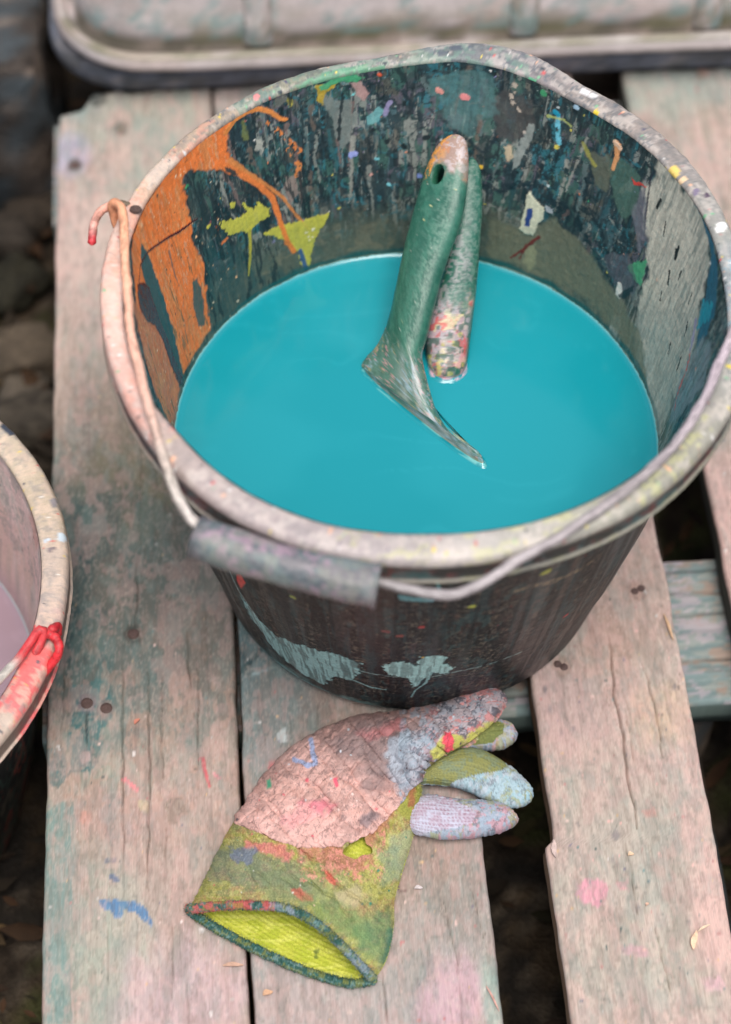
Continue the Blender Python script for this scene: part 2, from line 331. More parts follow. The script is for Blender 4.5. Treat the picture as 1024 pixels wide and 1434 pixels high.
# ------------------------------------------------------------------ pallet
pallet = thing('pallet', (.02, .58, ZG), 'paint-stained wooden pallet of wide weathered boards carrying the big teal bucket and glove', 'pallet')
def vline():
    return np.concatenate([np.linspace(.155, .335, 24, endpoint=False), np.arange(.335, .76, .0015), np.arange(.76, 1.0075, .0032)])
def board(name, u0, u1, zt, th, paintfn, cracks=(), du=.0006, edgeL=None, edgeR=None, vend=None, seed=0, sidecol=(120, 98, 80)):
    v = vline(); nu = int((u1-u0)/du); t = np.linspace(0, 1, nu)
    # ring: top (left->right), right side, bottom, left side
    rnd = .0022
    T, Vv = np.meshgrid(t, v, indexing='ij')
    eL = u0+(fbm(v*30, v*0+seed, seed, 4)-.5)*.0022+(edgeL(v) if edgeL else 0)
    eR = u1+(fbm(v*30, v*0+seed+9, seed+1, 4)-.5)*.0022+(edgeR(v) if edgeR else 0)
    U = eL[None]+(eR-eL)[None]*T; Vw = Vv.copy()
    if vend is not None:
        lim = vend(U)+(fbm(U*300, U*0, seed+3, 3)-.5)*.004; Vw = np.where(Vv > .93, .93+(Vv-.93)/(1.0075-.93)*(lim-.93), Vv)
    else: Vw = np.where(Vv > .99, Vv+(fbm(U*200, U*0, seed+3, 3)-.5)*.003*(Vv-.99)/.0175, Vv)
    p = Paint(U*1000, Vw*1000, (170, 150, 142))
    ed = np.minimum(U-eL[None], eR[None]-U)
    Z = zt-np.where(ed < rnd, rnd-np.sqrt(np.maximum(rnd**2-(rnd-ed)**2, 0)), 0)
    grain = fbm(U*900, Vw*9, seed+5, 4, .6)-.5
    Z = Z+grain*.0003+(fbm(U*70, Vw*14, seed+6, 3)-.5)*.0008
    # end-grain wear
    paintfn(p, grain)
    lum = p.c.mean(-1, keepdims=True); p.c[...] = (p.c*.80+lum*.20)*1.03
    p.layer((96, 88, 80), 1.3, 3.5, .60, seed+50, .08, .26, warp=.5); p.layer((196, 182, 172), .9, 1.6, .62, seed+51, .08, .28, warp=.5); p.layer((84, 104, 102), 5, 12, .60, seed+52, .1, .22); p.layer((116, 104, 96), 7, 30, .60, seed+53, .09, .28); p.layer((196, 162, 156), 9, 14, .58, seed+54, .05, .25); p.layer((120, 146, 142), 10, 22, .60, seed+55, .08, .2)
    # long fibres of slightly different tone
    fib = fbm(U*420, Vw*7, seed+41, 4, .6); p.c *= (1+.15*(fib-.5))[..., None]
    fl = sstep(.62, .70, fbm(U*800, Vw*6, seed+43, 3)); p.c *= (1-.09*fl)[..., None]
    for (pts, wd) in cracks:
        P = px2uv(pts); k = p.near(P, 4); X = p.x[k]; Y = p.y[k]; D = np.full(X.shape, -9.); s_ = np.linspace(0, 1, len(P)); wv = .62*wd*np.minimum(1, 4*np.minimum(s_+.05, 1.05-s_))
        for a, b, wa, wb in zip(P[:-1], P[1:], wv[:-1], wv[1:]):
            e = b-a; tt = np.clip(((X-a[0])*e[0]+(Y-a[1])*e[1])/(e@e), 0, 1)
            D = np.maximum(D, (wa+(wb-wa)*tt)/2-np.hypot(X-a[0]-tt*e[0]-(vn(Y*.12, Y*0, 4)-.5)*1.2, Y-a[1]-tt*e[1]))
        m = sstep(-.35, .3, D)*(.55+.45*sstep(.3, .5, vn(Y*.05, X*0, 6))); Z[k] -= m*.003; p.c[k] *= (1-.5*m)[..., None]  # crack cut down, its dirt and shade darkened into the colour
    P = uvw(U, Vw, Z+p.h*.001)
    side = []; cs = []
    sc_ = lin(sidecol)
    nb = 5
    for k in range(1, nb):
        f = k/nb; side.append(uvw(eR+.0006*np.sin(k*2.), Vw[-1], zt-rnd-(th-2*rnd)*f)); cs.append(sc_*(.8+.4*fbm(v*60, v*0+k*3, seed+7, 3))[:, None])
    side.append(uvw(eR-.001, Vw[-1], zt-th)); cs.append(np.tile(sc_, (len(v), 1))); side.append(uvw(eL+.001, Vw[0], zt-th)); cs.append(np.tile(sc_, (len(v), 1)))
    for k in range(nb-1, 0, -1):
        f = k/nb; side.append(uvw(eL+.0006*np.sin(k*2.), Vw[0], zt-rnd-(th-2*rnd)*f)); cs.append(sc_*(.8+.4*fbm(v*60, v*0+k*3+5, seed+8, 3))[:, None])
    S = np.stack(side); P = np.concatenate([P, S], 0); n = len(P)
    Cc = np.concatenate([p.rgba(), np.concatenate([np.stack(cs), np.zeros((len(cs), len(v), 1))], -1)], 0)
    UVv = np.stack([np.concatenate([U, np.linspace(u1, u1+.1, len(side))[:, None]+0*v[None]]), np.concatenate([Vw, np.tile(v, (len(side), 1))])], -1)
    f = gridf(n, len(v), cu=True)
    # end caps as fans
    m = len(v); Vx = P.reshape(-1, 3); Cx = Cc.reshape(-1, 4); Ux = UVv.reshape(-1, 2)
    c0 = len(Vx); Vx = np.vstack([Vx, P[:, 0].mean(0), P[:, -1].mean(0)]); Cx = np.vstack([Cx, [*sc_, 0], [*sc_, 0]]); Ux = np.vstack([Ux, [u0, 0], [u0, 1]])
    i = np.arange(n); j = (i+1) % n
    q = np.vstack([f, np.stack([j*m, i*m, np.full(n, c0), np.full(n, c0)], 1), np.stack([i*m+m-1, j*m+m-1, np.full(n, c0+1), np.full(n, c0+1)], 1)])
    quads = q[:len(f)]; tris = q[len(f):, :3]
    fl = quads.tolist()+tris.tolist()
    return mk(name, Vx, fl, m_wood, pallet, Cx, Ux)
U_ = px2uv
def wash(p, pairs):
    """broad soft stains, and shade painted in beside the bucket: (photo point, radius mm, colour, alpha)"""
    for k, (pt, r, c, a) in enumerate(pairs):
        q = U_([pt])[0]; r = np.broadcast_to(r, (2,))
        d = np.hypot((p.x-q[0])/r[0], (p.y-q[1])/r[1])+(fbm(p.x/14, p.y/26, 70+k, 4)-.5)*1.0
        p.mix(sstep(1.15, .45, d)*a, c)
chips = [(214, 180, 170), (186, 120, 118), (90, 130, 130), (200, 198, 194), (150, 140, 130), (130, 116, 104), (210, 170, 120), (120, 110, 130), (70, 90, 90)]
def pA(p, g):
    p.mix(np.ones(p.x.shape), (168, 150, 136))
    top = sstep(560, 900, p.y); p.mix(top, (166, 152, 142))
    p.layer((150, 156, 140), 22, 60, .50, 101, .12, .7); p.layer((190, 152, 140), 16, 40, .55, 102, .06, .55)
    wash(p, [((160, 760), (75, 95), (74, 88, 82), .8), ((250, 650), (60, 60), (128, 122, 92), .7), ((110, 900), (40, 70), (56, 86, 86), .8), ((140, 800), (60, 60), (54, 84, 86), .8),  # dark green-grey by the bucket: paint stain with the bucket's shadow painted in
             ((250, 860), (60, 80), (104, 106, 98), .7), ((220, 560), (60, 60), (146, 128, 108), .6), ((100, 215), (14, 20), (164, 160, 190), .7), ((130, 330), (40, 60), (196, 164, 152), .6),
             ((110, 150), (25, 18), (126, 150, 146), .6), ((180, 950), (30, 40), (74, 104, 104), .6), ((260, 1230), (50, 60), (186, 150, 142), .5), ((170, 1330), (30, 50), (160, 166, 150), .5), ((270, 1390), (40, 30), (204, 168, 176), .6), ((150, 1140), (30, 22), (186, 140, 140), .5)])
    p.poly(U_([(62, 1140), (100, 1120), (108, 1200), (98, 1300), (100, 1434), (60, 1434)]), (98, 140, 136), 1, 3, 12, .75, seed=3, streak=.4)
    p.poly(U_([(100, 960), (150, 950), (165, 980), (150, 1010), (138, 1050), (130, 1085), (100, 1080), (98, 1030)]), (38, 108, 112), .5, 3, 8, .8, seed=5, streak=.3)
    p.poly(U_([(66, 1050), (90, 1046), (100, 1080), (84, 1110), (68, 1100)]), (54, 108, 112), .6, 3, 8, .7, seed=7, streak=.4)
    p.poly(U_([(228, 1000), (262, 990), (300, 960), (318, 990), (290, 1030), (276, 1060), (258, 1050), (250, 1010)]), (118, 128, 120), .6, 3, 8, .6, seed=8)
    p.layer((186, 146, 126), 9, 16, .58, 105, .06, .5, mask=sstep(640, 520, p.y)*sstep(430, 500, p.y))
    b = (58, 120, 170)
    p.poly(U_([(140, 1262), (165, 1260), (190, 1264), (206, 1274), (216, 1292), (212, 1298), (200, 1290), (188, 1276), (172, 1274), (174, 1284), (160, 1284), (152, 1274), (142, 1272)]), b, .3, 1.2, 3, .9, h=.2)
    p.stroke(U_([(156, 1228), (164, 1232)]), 3, (80, 104, 140), .5, .6, .8); p.stroke(U_([(150, 1206), (160, 1204)]), 3, (88, 100, 124), .5, .6, .7)
    p.stroke(U_([(173, 1090), (192, 1106)]), 2.4, (236, 120, 130), .2, .3, h=.6); p.stroke(U_([(278, 1064), (284, 1062), (286, 1076), (294, 1102)]), (1.5, 2, 2.2, 1.2), (208, 84, 92), .2, .3, h=.5)
    p.poly(U_([(192, 1120), (208, 1122), (206, 1136), (196, 1134)]), (196, 176, 138), .5, 1, 3, .8); p.stroke(U_([(300, 1084), (308, 1090)]), 1.4, (224, 130, 140))
    for q, r, c in (((119, 1060), 3, (176, 150, 148)), ((245, 1136), 6, (150, 128, 114)), ((187, 888), 5, (60, 60, 54)), ((105, 232), 5, (66, 58, 54)), ((149, 992), 4.5, (120, 104, 100)), ((122, 985), 5, (70, 78, 96)), ((120, 1146), 3, (196, 140, 124)), ((170, 180), 5, (92, 76, 58))):
        k = U_([q])[0]; d = np.hypot((p.x-k[0]), (p.y-k[1])*.8); p.mix(sstep(r+.7, r-.7, d+(fbm(p.x/2, p.y/3, 5, 3)-.5)*2)*.8, c, h=.3)
    p.stroke(U_([(122, 1000), (122, 1042)]), (2.2, .8), (40, 60, 66), .3, .4, .9)
    p.dots(300, chips, .25, 1.0, 3, (-115, -15, 330, 780), h=.1); p.dots(8, [(236, 226, 224)], .8, 1.8, 13, (-115, -15, 350, 620))
def pB(p, g):
    p.mix(np.ones(p.x.shape), (158, 146, 138)); p.layer((184, 152, 148), 16, 50, .5, 111, .1, .6); p.layer((132, 140, 136), 14, 40, .54, 112, .1, .6)
    wash(p, [((370, 900), (50, 64), (82, 112, 114), .95), ((420, 1000), (50, 26), (160, 128, 112), .6), ((370, 990), (30, 50), (118, 134, 134), .7), ((610, 1300), (40, 40), (150, 146, 138), .6), ((640, 1390), (22, 30), (200, 156, 168), .7),
             ((600, 1215), (40, 30), (150, 128, 114), .5), ((440, 1400), (50, 30), (178, 160, 156), .6), ((690, 1400), (8, 30), (150, 172, 158), .7), ((400, 1340), (20, 16), (176, 166, 164), .6), ((560, 1200), (40, 22), (146, 120, 104), .5)])
    w_ = (206, 214, 214)
    p.stroke(U_([(350, 930), (362, 915), (372, 898)]), 2, (44, 74, 80), .6, 1, .9); p.stroke(U_([(352, 945), (380, 935), (400, 930)]), 1.6, (150, 176, 178), .4, .8, .8)
    p.stroke(U_([(336, 940), (345, 930), (340, 915)]), 4, (52, 84, 88), .8, 1.5, .8); p.poly(U_([(386, 1025), (400, 1020), (402, 1038), (390, 1040)]), w_, .5, 1.5, 3, .7, seed=4)
    p.poly(U_([(378, 1068), (396, 1064), (394, 1084), (380, 1084)]), (206, 74, 84), .9, 2, 3, .8); p.stroke(U_([(372, 1096), (374, 1104)]), 2.6, (70, 160, 130), .3, .3)
    p.layer((120, 72, 68), 9, 12, .62, 115, .04, .6, mask=sstep(800, 640, p.y)*sstep(560, 600, p.y)); p.layer((80, 100, 98), 10, 16, .56, 116, .05, .6, mask=sstep(530, 580, p.y))
    p.dots(420, chips+[(210, 90, 96)], .3, 1.5, 23, (-14, 106, 330, 640), h=.1)
    p.stroke(U_([(248-0, 1)]*2), 1, w_)
    p.stroke(U_([(557, 1240), (562, 1250), (568, 1248)]), 1.5, (84, 60, 56), .3, .5)
def pC(p, g):
    p.mix(np.ones(p.x.shape), (186, 160, 148)); p.layer((166, 160, 146), 26, 60, .50, 121, .1, .8); p.layer((190, 156, 148), 18, 40, .55, 122, .12, .6); p.layer((150, 140, 130), 2, 2.5, .62, 124, .06, .4); p.layer((200, 172, 160), 2, 2.5, .62, 125, .06, .4)
    wash(p, [((880, 800), (30, 60), (184, 152, 138), .7), ((800, 1000), (25, 30), (176, 146, 142), .6), ((880, 1180), (30, 50), (176, 168, 154), .7), ((940, 1330), (40, 40), (182, 176, 158), .6), ((1000, 1280), (14, 40), (214, 168, 158), .7), ((930, 1000), (20, 25), (206, 170, 134), .5), ((850, 900), (20, 30), (170, 132, 112), .5)])
    d = (104, 100, 108)
    for i, (q, r) in enumerate([((803, 1022), 2.4), ((785, 1024), 2.8), ((770, 993), 2.6), ((764, 966), 2.4), ((812, 1080), 1.6), ((945, 962), 2), ((928, 1034), 2), ((862, 1170), 5), ((857, 1204), 1.6), ((864, 1210), 1.6), ((920, 1240), 1.2), ((966, 1290), 2.2), ((810, 1155), 1.8), ((894, 1270), 2)]):
        p.poly(U_([(q[0]-r*1.2, q[1]), (q[0], q[1]-r*2), (q[0]+r*1.5, q[1]+r*.4), (q[0], q[1]+r*2)]), d, 1, 1.4, 2.5, .65, seed=i)
    p.poly(U_([(810, 1238), (822, 1228), (840, 1230), (852, 1244), (852, 1258), (838, 1268), (818, 1266), (808, 1254)]), (218, 138, 158), .9, 2, 3, .85, seed=3)
    p.poly(U_([(864, 1236), (878, 1234), (880, 1246), (868, 1248)]), (214, 146, 150), .9, 1.5, 3, .75); p.poly(U_([(900, 1136), (916, 1132), (918, 1142), (904, 1144)]), (224, 146, 134), .9, 1, 3, .7)
    p.poly(U_([(870, 1330), (884, 1322), (906, 1330), (904, 1340), (880, 1338)]), (214, 150, 164), 1.2, 2, 3, .6); p.poly(U_([(984, 1370), (1010, 1368), (1014, 1386), (990, 1390)]), (218, 160, 176), 1.5, 2, 3, .6)
    p.poly(U_([(966, 1310), (976, 1306), (978, 1326), (972, 1330), (969, 1316)]), (226, 190, 156), .3, .8, 2, .8, h=.3)
    for q, r, c in (((893, 826), 5, (152, 104, 88)), ((786, 932), 5, (150, 104, 84)), ((859, 974), 5.5, (180, 142, 128)), ((899, 996), 4, (188, 148, 130)), ((1000, 92), 5, (150, 104, 84))):
        k = U_([q])[0]; dd = np.hypot(p.x-k[0], (p.y-k[1])*.8); p.mix(sstep(r+.8, r-.8, dd+(fbm(p.x/2, p.y/3, 9, 3)-.5)*3)*.4, c)
        p.mix(sstep(.7, .1, abs(dd-r+(vn(p.x/2, p.y/2, 7)-.5)*1.5))*.3, (120, 96, 86))
    p.dots(520, chips+[(228, 170, 160)], .25, 1.2, 33, (139, 226, 330, 760), h=.1)
def pD(p, g):
    p.mix(np.ones(p.x.shape), (184, 156, 146)); p.layer((170, 152, 138), 26, 60, .52, 131, .1, .8); p.layer((150, 140, 124), 8, 60, .56, 132, .08, .5, mask=sstep(820, 900, p.y))
    wash(p, [((900, 130), (50, 30), (150, 160, 148), .8), ((990, 110), (50, 26), (140, 156, 150), .7), ((1000, 700), (30, 90), (196, 156, 148), .6), ((900, 180), (20, 18), (140, 120, 118), .5)])
    p.poly(U_([(975, 95), (988, 92), (992, 106), (980, 110)]), (168, 110, 82), 1.5, 2, 3, .8)
    p.dots(200, chips, .3, 1.4, 43, (256, 360, 500, 1000))
def pE(p, g):
    p.mix(np.ones(p.x.shape), (188, 160, 148)); p.layer((168, 156, 142), 26, 60, .52, 141, .1, .8)
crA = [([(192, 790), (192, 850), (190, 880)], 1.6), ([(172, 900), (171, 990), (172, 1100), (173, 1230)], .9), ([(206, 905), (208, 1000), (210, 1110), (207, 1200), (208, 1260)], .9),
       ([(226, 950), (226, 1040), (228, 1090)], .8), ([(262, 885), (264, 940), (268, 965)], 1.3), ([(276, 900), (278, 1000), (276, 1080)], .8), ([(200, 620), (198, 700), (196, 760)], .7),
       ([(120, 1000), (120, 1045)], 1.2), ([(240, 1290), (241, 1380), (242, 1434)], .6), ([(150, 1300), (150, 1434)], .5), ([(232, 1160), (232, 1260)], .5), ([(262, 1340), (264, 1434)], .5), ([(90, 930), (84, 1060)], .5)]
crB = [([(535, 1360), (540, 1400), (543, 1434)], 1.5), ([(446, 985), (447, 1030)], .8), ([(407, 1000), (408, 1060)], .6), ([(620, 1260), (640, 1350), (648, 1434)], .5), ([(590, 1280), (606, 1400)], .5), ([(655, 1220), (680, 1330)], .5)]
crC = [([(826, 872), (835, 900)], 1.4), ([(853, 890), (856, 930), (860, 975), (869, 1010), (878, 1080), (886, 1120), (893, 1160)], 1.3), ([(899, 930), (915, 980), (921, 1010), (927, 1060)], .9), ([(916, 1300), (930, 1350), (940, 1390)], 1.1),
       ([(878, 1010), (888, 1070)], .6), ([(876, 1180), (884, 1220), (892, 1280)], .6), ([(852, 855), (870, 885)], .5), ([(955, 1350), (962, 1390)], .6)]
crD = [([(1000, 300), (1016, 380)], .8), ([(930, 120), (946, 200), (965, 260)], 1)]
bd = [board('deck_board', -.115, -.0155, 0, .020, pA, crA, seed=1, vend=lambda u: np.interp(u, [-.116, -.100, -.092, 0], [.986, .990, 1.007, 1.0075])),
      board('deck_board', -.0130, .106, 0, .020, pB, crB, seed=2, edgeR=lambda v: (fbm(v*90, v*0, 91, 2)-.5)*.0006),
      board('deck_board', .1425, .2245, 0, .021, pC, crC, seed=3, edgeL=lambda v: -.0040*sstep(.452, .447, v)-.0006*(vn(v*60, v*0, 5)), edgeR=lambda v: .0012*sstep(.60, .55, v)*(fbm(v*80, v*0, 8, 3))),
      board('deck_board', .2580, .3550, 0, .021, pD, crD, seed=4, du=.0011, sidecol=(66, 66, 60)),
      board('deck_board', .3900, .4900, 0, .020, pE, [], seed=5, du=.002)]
for o, l in zip(bd, ('grey brown deck board with teal stains along its left side', 'grey pink deck board beneath the bucket and glove', 'pinkish deck board with long cracks and a pink paint spot', 'pale pinkish deck board at the right', None)):
    if l: o['label'] = l
def stringer(v0, v1, sd_, colr=(138, 146, 142)):
    u = np.arange(-.12, .50, .0016); n = 60; t = np.linspace(0, 1, n); z1 = -.0215; z0 = -.043
    T, Uu = np.meshgrid(t, u, indexing='ij'); eF = v0+(fbm(u*40, u*0, sd_, 4)-.5)*.002; eB = v1+(fbm(u*40, u*0, sd_+2, 4)-.5)*.002
    Vv = eF[None]+(eB-eF)[None]*T; p = Paint(Uu*1000, Vv*1000, colr)
    p.layer((156, 130, 116), 16, 8, .54, sd_+3, .08, .7); p.layer((96, 124, 128), 20, 6, .56, sd_+4, .06, .6); p.layer((172, 160, 168), 14, 5, .6, sd_+6, .05, .6)
    g = fbm(Uu*9, Vv*700, sd_+5, 4, .6); p.c *= (1+.5*(g-.5))[..., None]
    Z = z1+(g-.5)*.0006
    for vv in np.linspace(v0+.012, v1-.008, 6):
        d = abs(Vv-vv-(vn(Uu*14, Uu*0+vv*99, 4)-.5)*.003); m = sstep(.0011, .0003, d)*sstep(.3, .5, vn(Uu*12, Uu*0+vv*50, 8)); Z -= m*.002; p.c *= (1-.5*m)[..., None]  # crack cut down, its shade darkened into the colour too
    ed = np.minimum(Vv-eF[None], eB[None]-Vv); Z -= np.where(ed < .002, .002-np.sqrt(np.maximum(.002**2-(.002-ed)**2, 0)), 0)
    top = uvw(Uu, Vv, Z); s1 = [uvw(u, eB, z1-.004+0*u), uvw(u, eB, z0+0*u), uvw(u, eF, z0+0*u), uvw(u, eF, z0+.008+0*u), uvw(u, eF-.0004, z1-.004+0*u)]
    P = np.concatenate([top, np.stack(s1)], 0); cc = lin((96, 112, 108)); C = np.concatenate([p.rgba(), np.tile(np.r_[cc, 0], (5, len(u), 1))], 0)
    C[-3:, :, :3] *= (.7+.7*fbm(u*50, u*0, sd_+9, 4))[None, :, None]
    uv = np.stack([np.concatenate([Vv, np.tile(Vv[:1]-.02, (5, 1))]), np.concatenate([Uu, np.tile(Uu[:1], (5, 1))])], -1)
    n2 = len(P); m = len(u); Vx = np.vstack([P.reshape(-1, 3), P[:, 0].mean(0), P[:, -1].mean(0)]); Cx = np.vstack([C.reshape(-1, 4), C[0, 0], C[0, -1]]); Ux = np.vstack([uv.reshape(-1, 2), [0, 0], [0, 0]])
    i = np.arange(n2); j = (i+1) % n2; tr = np.vstack([np.stack([j*m, i*m, np.full(n2, n2*m)], 1), np.stack([i*m+m-1, j*m+m-1, np.full(n2, n2*m+1)], 1)])
    return mk('stringer_board', Vx, gridf(n2, m, cu=True).tolist()+tr.tolist(), m_wood, pallet, Cx, Ux)
for k, (a, b) in enumerate(((.537, .631), (.912, 1.002), (.160, .250))): stringer(a, b, 200+k*20)
for v0 in (.545, .922, .170):
    for u0 in (-.112, .165, .395):
        if not (u0 == .15): block('support_block', u0, u0+.09, v0, v0+.075, -.120, -.0445, (96, 84, 72), m_wood, 31, pallet, .001, (10, 10, 8))
        else: block('support_block', u0-.05, u0+.05, v0, v0+.075, -.120, -.0445, (96, 84, 72), m_wood, 31, pallet, .001, (10, 10, 8))
for u0 in (-.117, .163, .39): block('bottom_board', u0, u0+.092, .155, 1.005, ZG+.002, -.1215, (70, 60, 52), m_wood, 37, pallet, .001, (8, 60, 4))
def nail(b, px, r=.0036):
    q = U_([px])[0]/1000; n, k = 5, 14; rr = np.array([0.0001, r*.6, r*.95, r, r]); zz = np.array([.0004, .0004, .0002, -.0006, -.002])
    an = np.linspace(0, 2*np.pi, k, endpoint=False); P = np.stack([np.outer(rr, np.cos(an)), np.outer(rr, np.sin(an)), np.tile(zz[:, None], (1, k))], -1)
    P[..., 2] += (fbm(P[..., 0]*900+7, P[..., 1]*900+7, int(px[0]), 2)-.5)*.0006; P[..., :2] += 0
    return mk('nail', P+uvw(q[0], q[1], 0.0002), gridf(n, k, cv=True, flip=True), m_iron, b)
for px in ((149, 992), (122, 985), (187, 888), (105, 232)): nail(bd[0], px, .0034)
for px in ((889, 828), (898, 824), (781, 930), (790, 934)): nail(bd[2], px, .0022)
# wood chips and splinters
def chip(b, px, L, wd, an, colr, z=.0012):
    q = U_([px])[0]/1000; c = uvw(q[0], q[1], z)
    x = np.array([-1, -.5, 0, .5, 1.])*L/2; wv = np.array([.2, .8, 1, .7, .15])*wd/2; ys = np.array([0, .15, .1, -.1, -.2])*wd
    V = []
    for zz in (0, .0007):
        for a, w_, y_ in zip(x, wv, ys): V += [(a, y_-w_, zz+.0006*math.cos(a/L*3)), (a, y_+w_, zz+.0006*math.cos(a/L*3))]
    Fl = []
    for i in range(4):
        a = 2*i; Fl += [[10+a, 10+a+2, 10+a+3, 10+a+1], [a, a+1, a+3, a+2], [a, a+2, 10+a+2, 10+a], [a+1, 10+a+1, 10+a+3, a+3]]
    Fl += [[0, 10, 11, 1], [8, 9, 19, 18]]
    V = np.array(V); ca, sa = math.cos(an), math.sin(an); V = np.stack([V[:, 0]*ca-V[:, 1]*sa, V[:, 0]*sa+V[:, 1]*ca, V[:, 2]], -1)+c
    mk('wood_chip', V, Fl, m_leaf, b, col=np.tile([*lin(colr), .2], (len(V), 1)), smooth=False)
for b, px, L, wd, an, c in ((0, (327, 1353), .010, .0022, .1, (196, 160, 140)), (0, (192, 1012), .004, .002, 1, (200, 130, 110)), (2, (906, 1268), .002, .0015, 1, (206, 170, 150)), (2, (972, 1318), .010, .003, 1.4, (226, 190, 160)), (2, (985, 1301), .007, .0012, .6, (220, 196, 170)), (2, (883, 1198), .003, .0022, .4, (216, 186, 156)),
                           (2, (936, 880), .017, .0016, -1.30, (196, 162, 130)), (2, (776, 1190), .010, .0028, 1.7, (190, 170, 164)), (1, (690, 1400), .014, .001, -1.1, (196, 150, 140)), (1, (375, 1392), .005, .003, .5, (200, 160, 130)), (1, (1016-430, 1245), .004, .002, .2, (200, 190, 190))):
    chip(bd[b], px, L, wd, an, c)
# ------------------------------------------------------------------ buckets
BX, BY = .0251, .6379; ZR = .2216
RO = np.array([(-171, .1516), (-156, .1520), (-148, .1530), (-137, .1545), (-121, .1565), (-105, .1562), (-87, .1550), (-70, .1538), (-50, .1545), (-37, .1542), (-27, .1546), (-5, .1535), (15.6, .1530), (24.6, .1547), (35, .1570), (46.4, .1584), (60.7, .1602), (66.4, .1660), (73, .1705), (78.5, .1712), (85, .1682), (89.6, .1636), (97.6, .1572), (103, .1560), (117, .1552), (129.6, .1532), (145, .1526), (162, .1524), (170, .1530)])
RI = np.array([(-161.7, 0.1416), (-153.7, 0.1425), (-141.7, 0.141), (-130.2, 0.1425), (-121.8, 0.1434), (-107.9, 0.143), (-89.1, 0.1404), (-68.6, 0.1409), (-50.6, 0.1412), (-36.8, 0.1414), (-23.0, 0.1424), (-10.5, 0.1422), (1.9, 0.1412), (8.6, 0.1416), (16.8, 0.143), (22.5, 0.1438), (33.1, 0.144), (38.7, 0.1451), (46.4, 0.1456), (53.8, 0.1459), (60.9, 0.1474), (69.1, 0.152), (75.9, 0.1547), (84.2, 0.1551), (89.6, 0.1522), (95.1, 0.1498), (102.3, 0.1478), (112.7, 0.1464), (122, 0.146), (132.9, 0.1446), (140.4, 0.1444), (153.4, 0.144), (159.1, 0.1438), (167.4, 0.143), (179.6, 0.1408)])
def ring(tab, th):
    d = np.degrees(th); a = np.concatenate([tab[:, 0]-360, tab[:, 0], tab[:, 0]+360]); v = np.tile(tab[:, 1], 3); o = np.argsort(a)
    return (np.interp(d-1.5, a[o], v[o])+np.interp(d, a[o], v[o])+np.interp(d+1.5, a[o], v[o]))/3
def r_in(th, z, tabI):
    b = np.interp(z, [0, .055, .1056, .2216], [.0990, .1128, .1245, .1400]); return b+(ring(tabI, th)-.140)*sstep(.135, .2216, z)
def r_out(th, z, tabI):
    b = np.interp(z, [0, .003, .0095, .055, .057, .1056, .208], [.1005, .1034, .1068, .1160, .1172, .1265, .1425]); return b+(ring(tabI, th)-.140)*sstep(.135, .2216, z)
def px2wall(pts, inner=True, cx=BX, cy=BY, dz=0., tab=RI, zlo=.09):
    pts = np.asarray(pts, float); lo = np.full(len(pts), 0. if not inner else zlo); hi = np.full(len(pts), ZR)
    fn = r_in if inner else r_out
    for _ in range(30):
        m = (lo+hi)/2; Wp = plane_pt(pts, m+dz); dx = Wp[:, 0]-cx; dy = Wp[:, 1]-cy; th = np.arctan2(dy, dx)
        out = np.hypot(dx, dy) > fn(th, m, tab)
        if inner: lo = np.where(out, m, lo); hi = np.where(out, hi, m)
        else: hi = np.where(out, m, hi)*1.; hi = np.where(out, hi, hi); lo = np.where(out, lo, m) if False else lo
        if not inner: break
    if not inner:   # near side: first crossing as the ray goes down
        zs = np.linspace(ZR, 0, 400)
        Wp = plane_pt(np.repeat(pts[:, None], 400, 1), np.tile(zs+dz, (len(pts), 1))); dx = Wp[..., 0]-cx; dy = Wp[..., 1]-cy; th = np.arctan2(dy, dx)
        ins = np.hypot(dx, dy) < fn(th, np.tile(zs, (len(pts), 1)), tab); dd = np.hypot(dx, dy)-fn(th, np.tile(zs, (len(pts), 1)), tab); k = np.where(ins.any(1), np.argmax(ins, 1), np.argmin(dd, 1))
        m = zs[k]; th = th[np.arange(len(pts)), k]
    return np.stack([unw(th)*125, m*1000], 1)
def unw(th): return np.where(th < math.radians(-155), th+2*np.pi, th)     # inner sheet: arc runs -155..205 deg
def shell(tabI, tabO, thA, z, inner, p=None):
    TH, Z = np.meshgrid(thA, z, indexing='ij'); r = (r_in if inner else r_out)(TH, Z, tabI); return TH, Z, r
TEAL = (16, 140, 154)
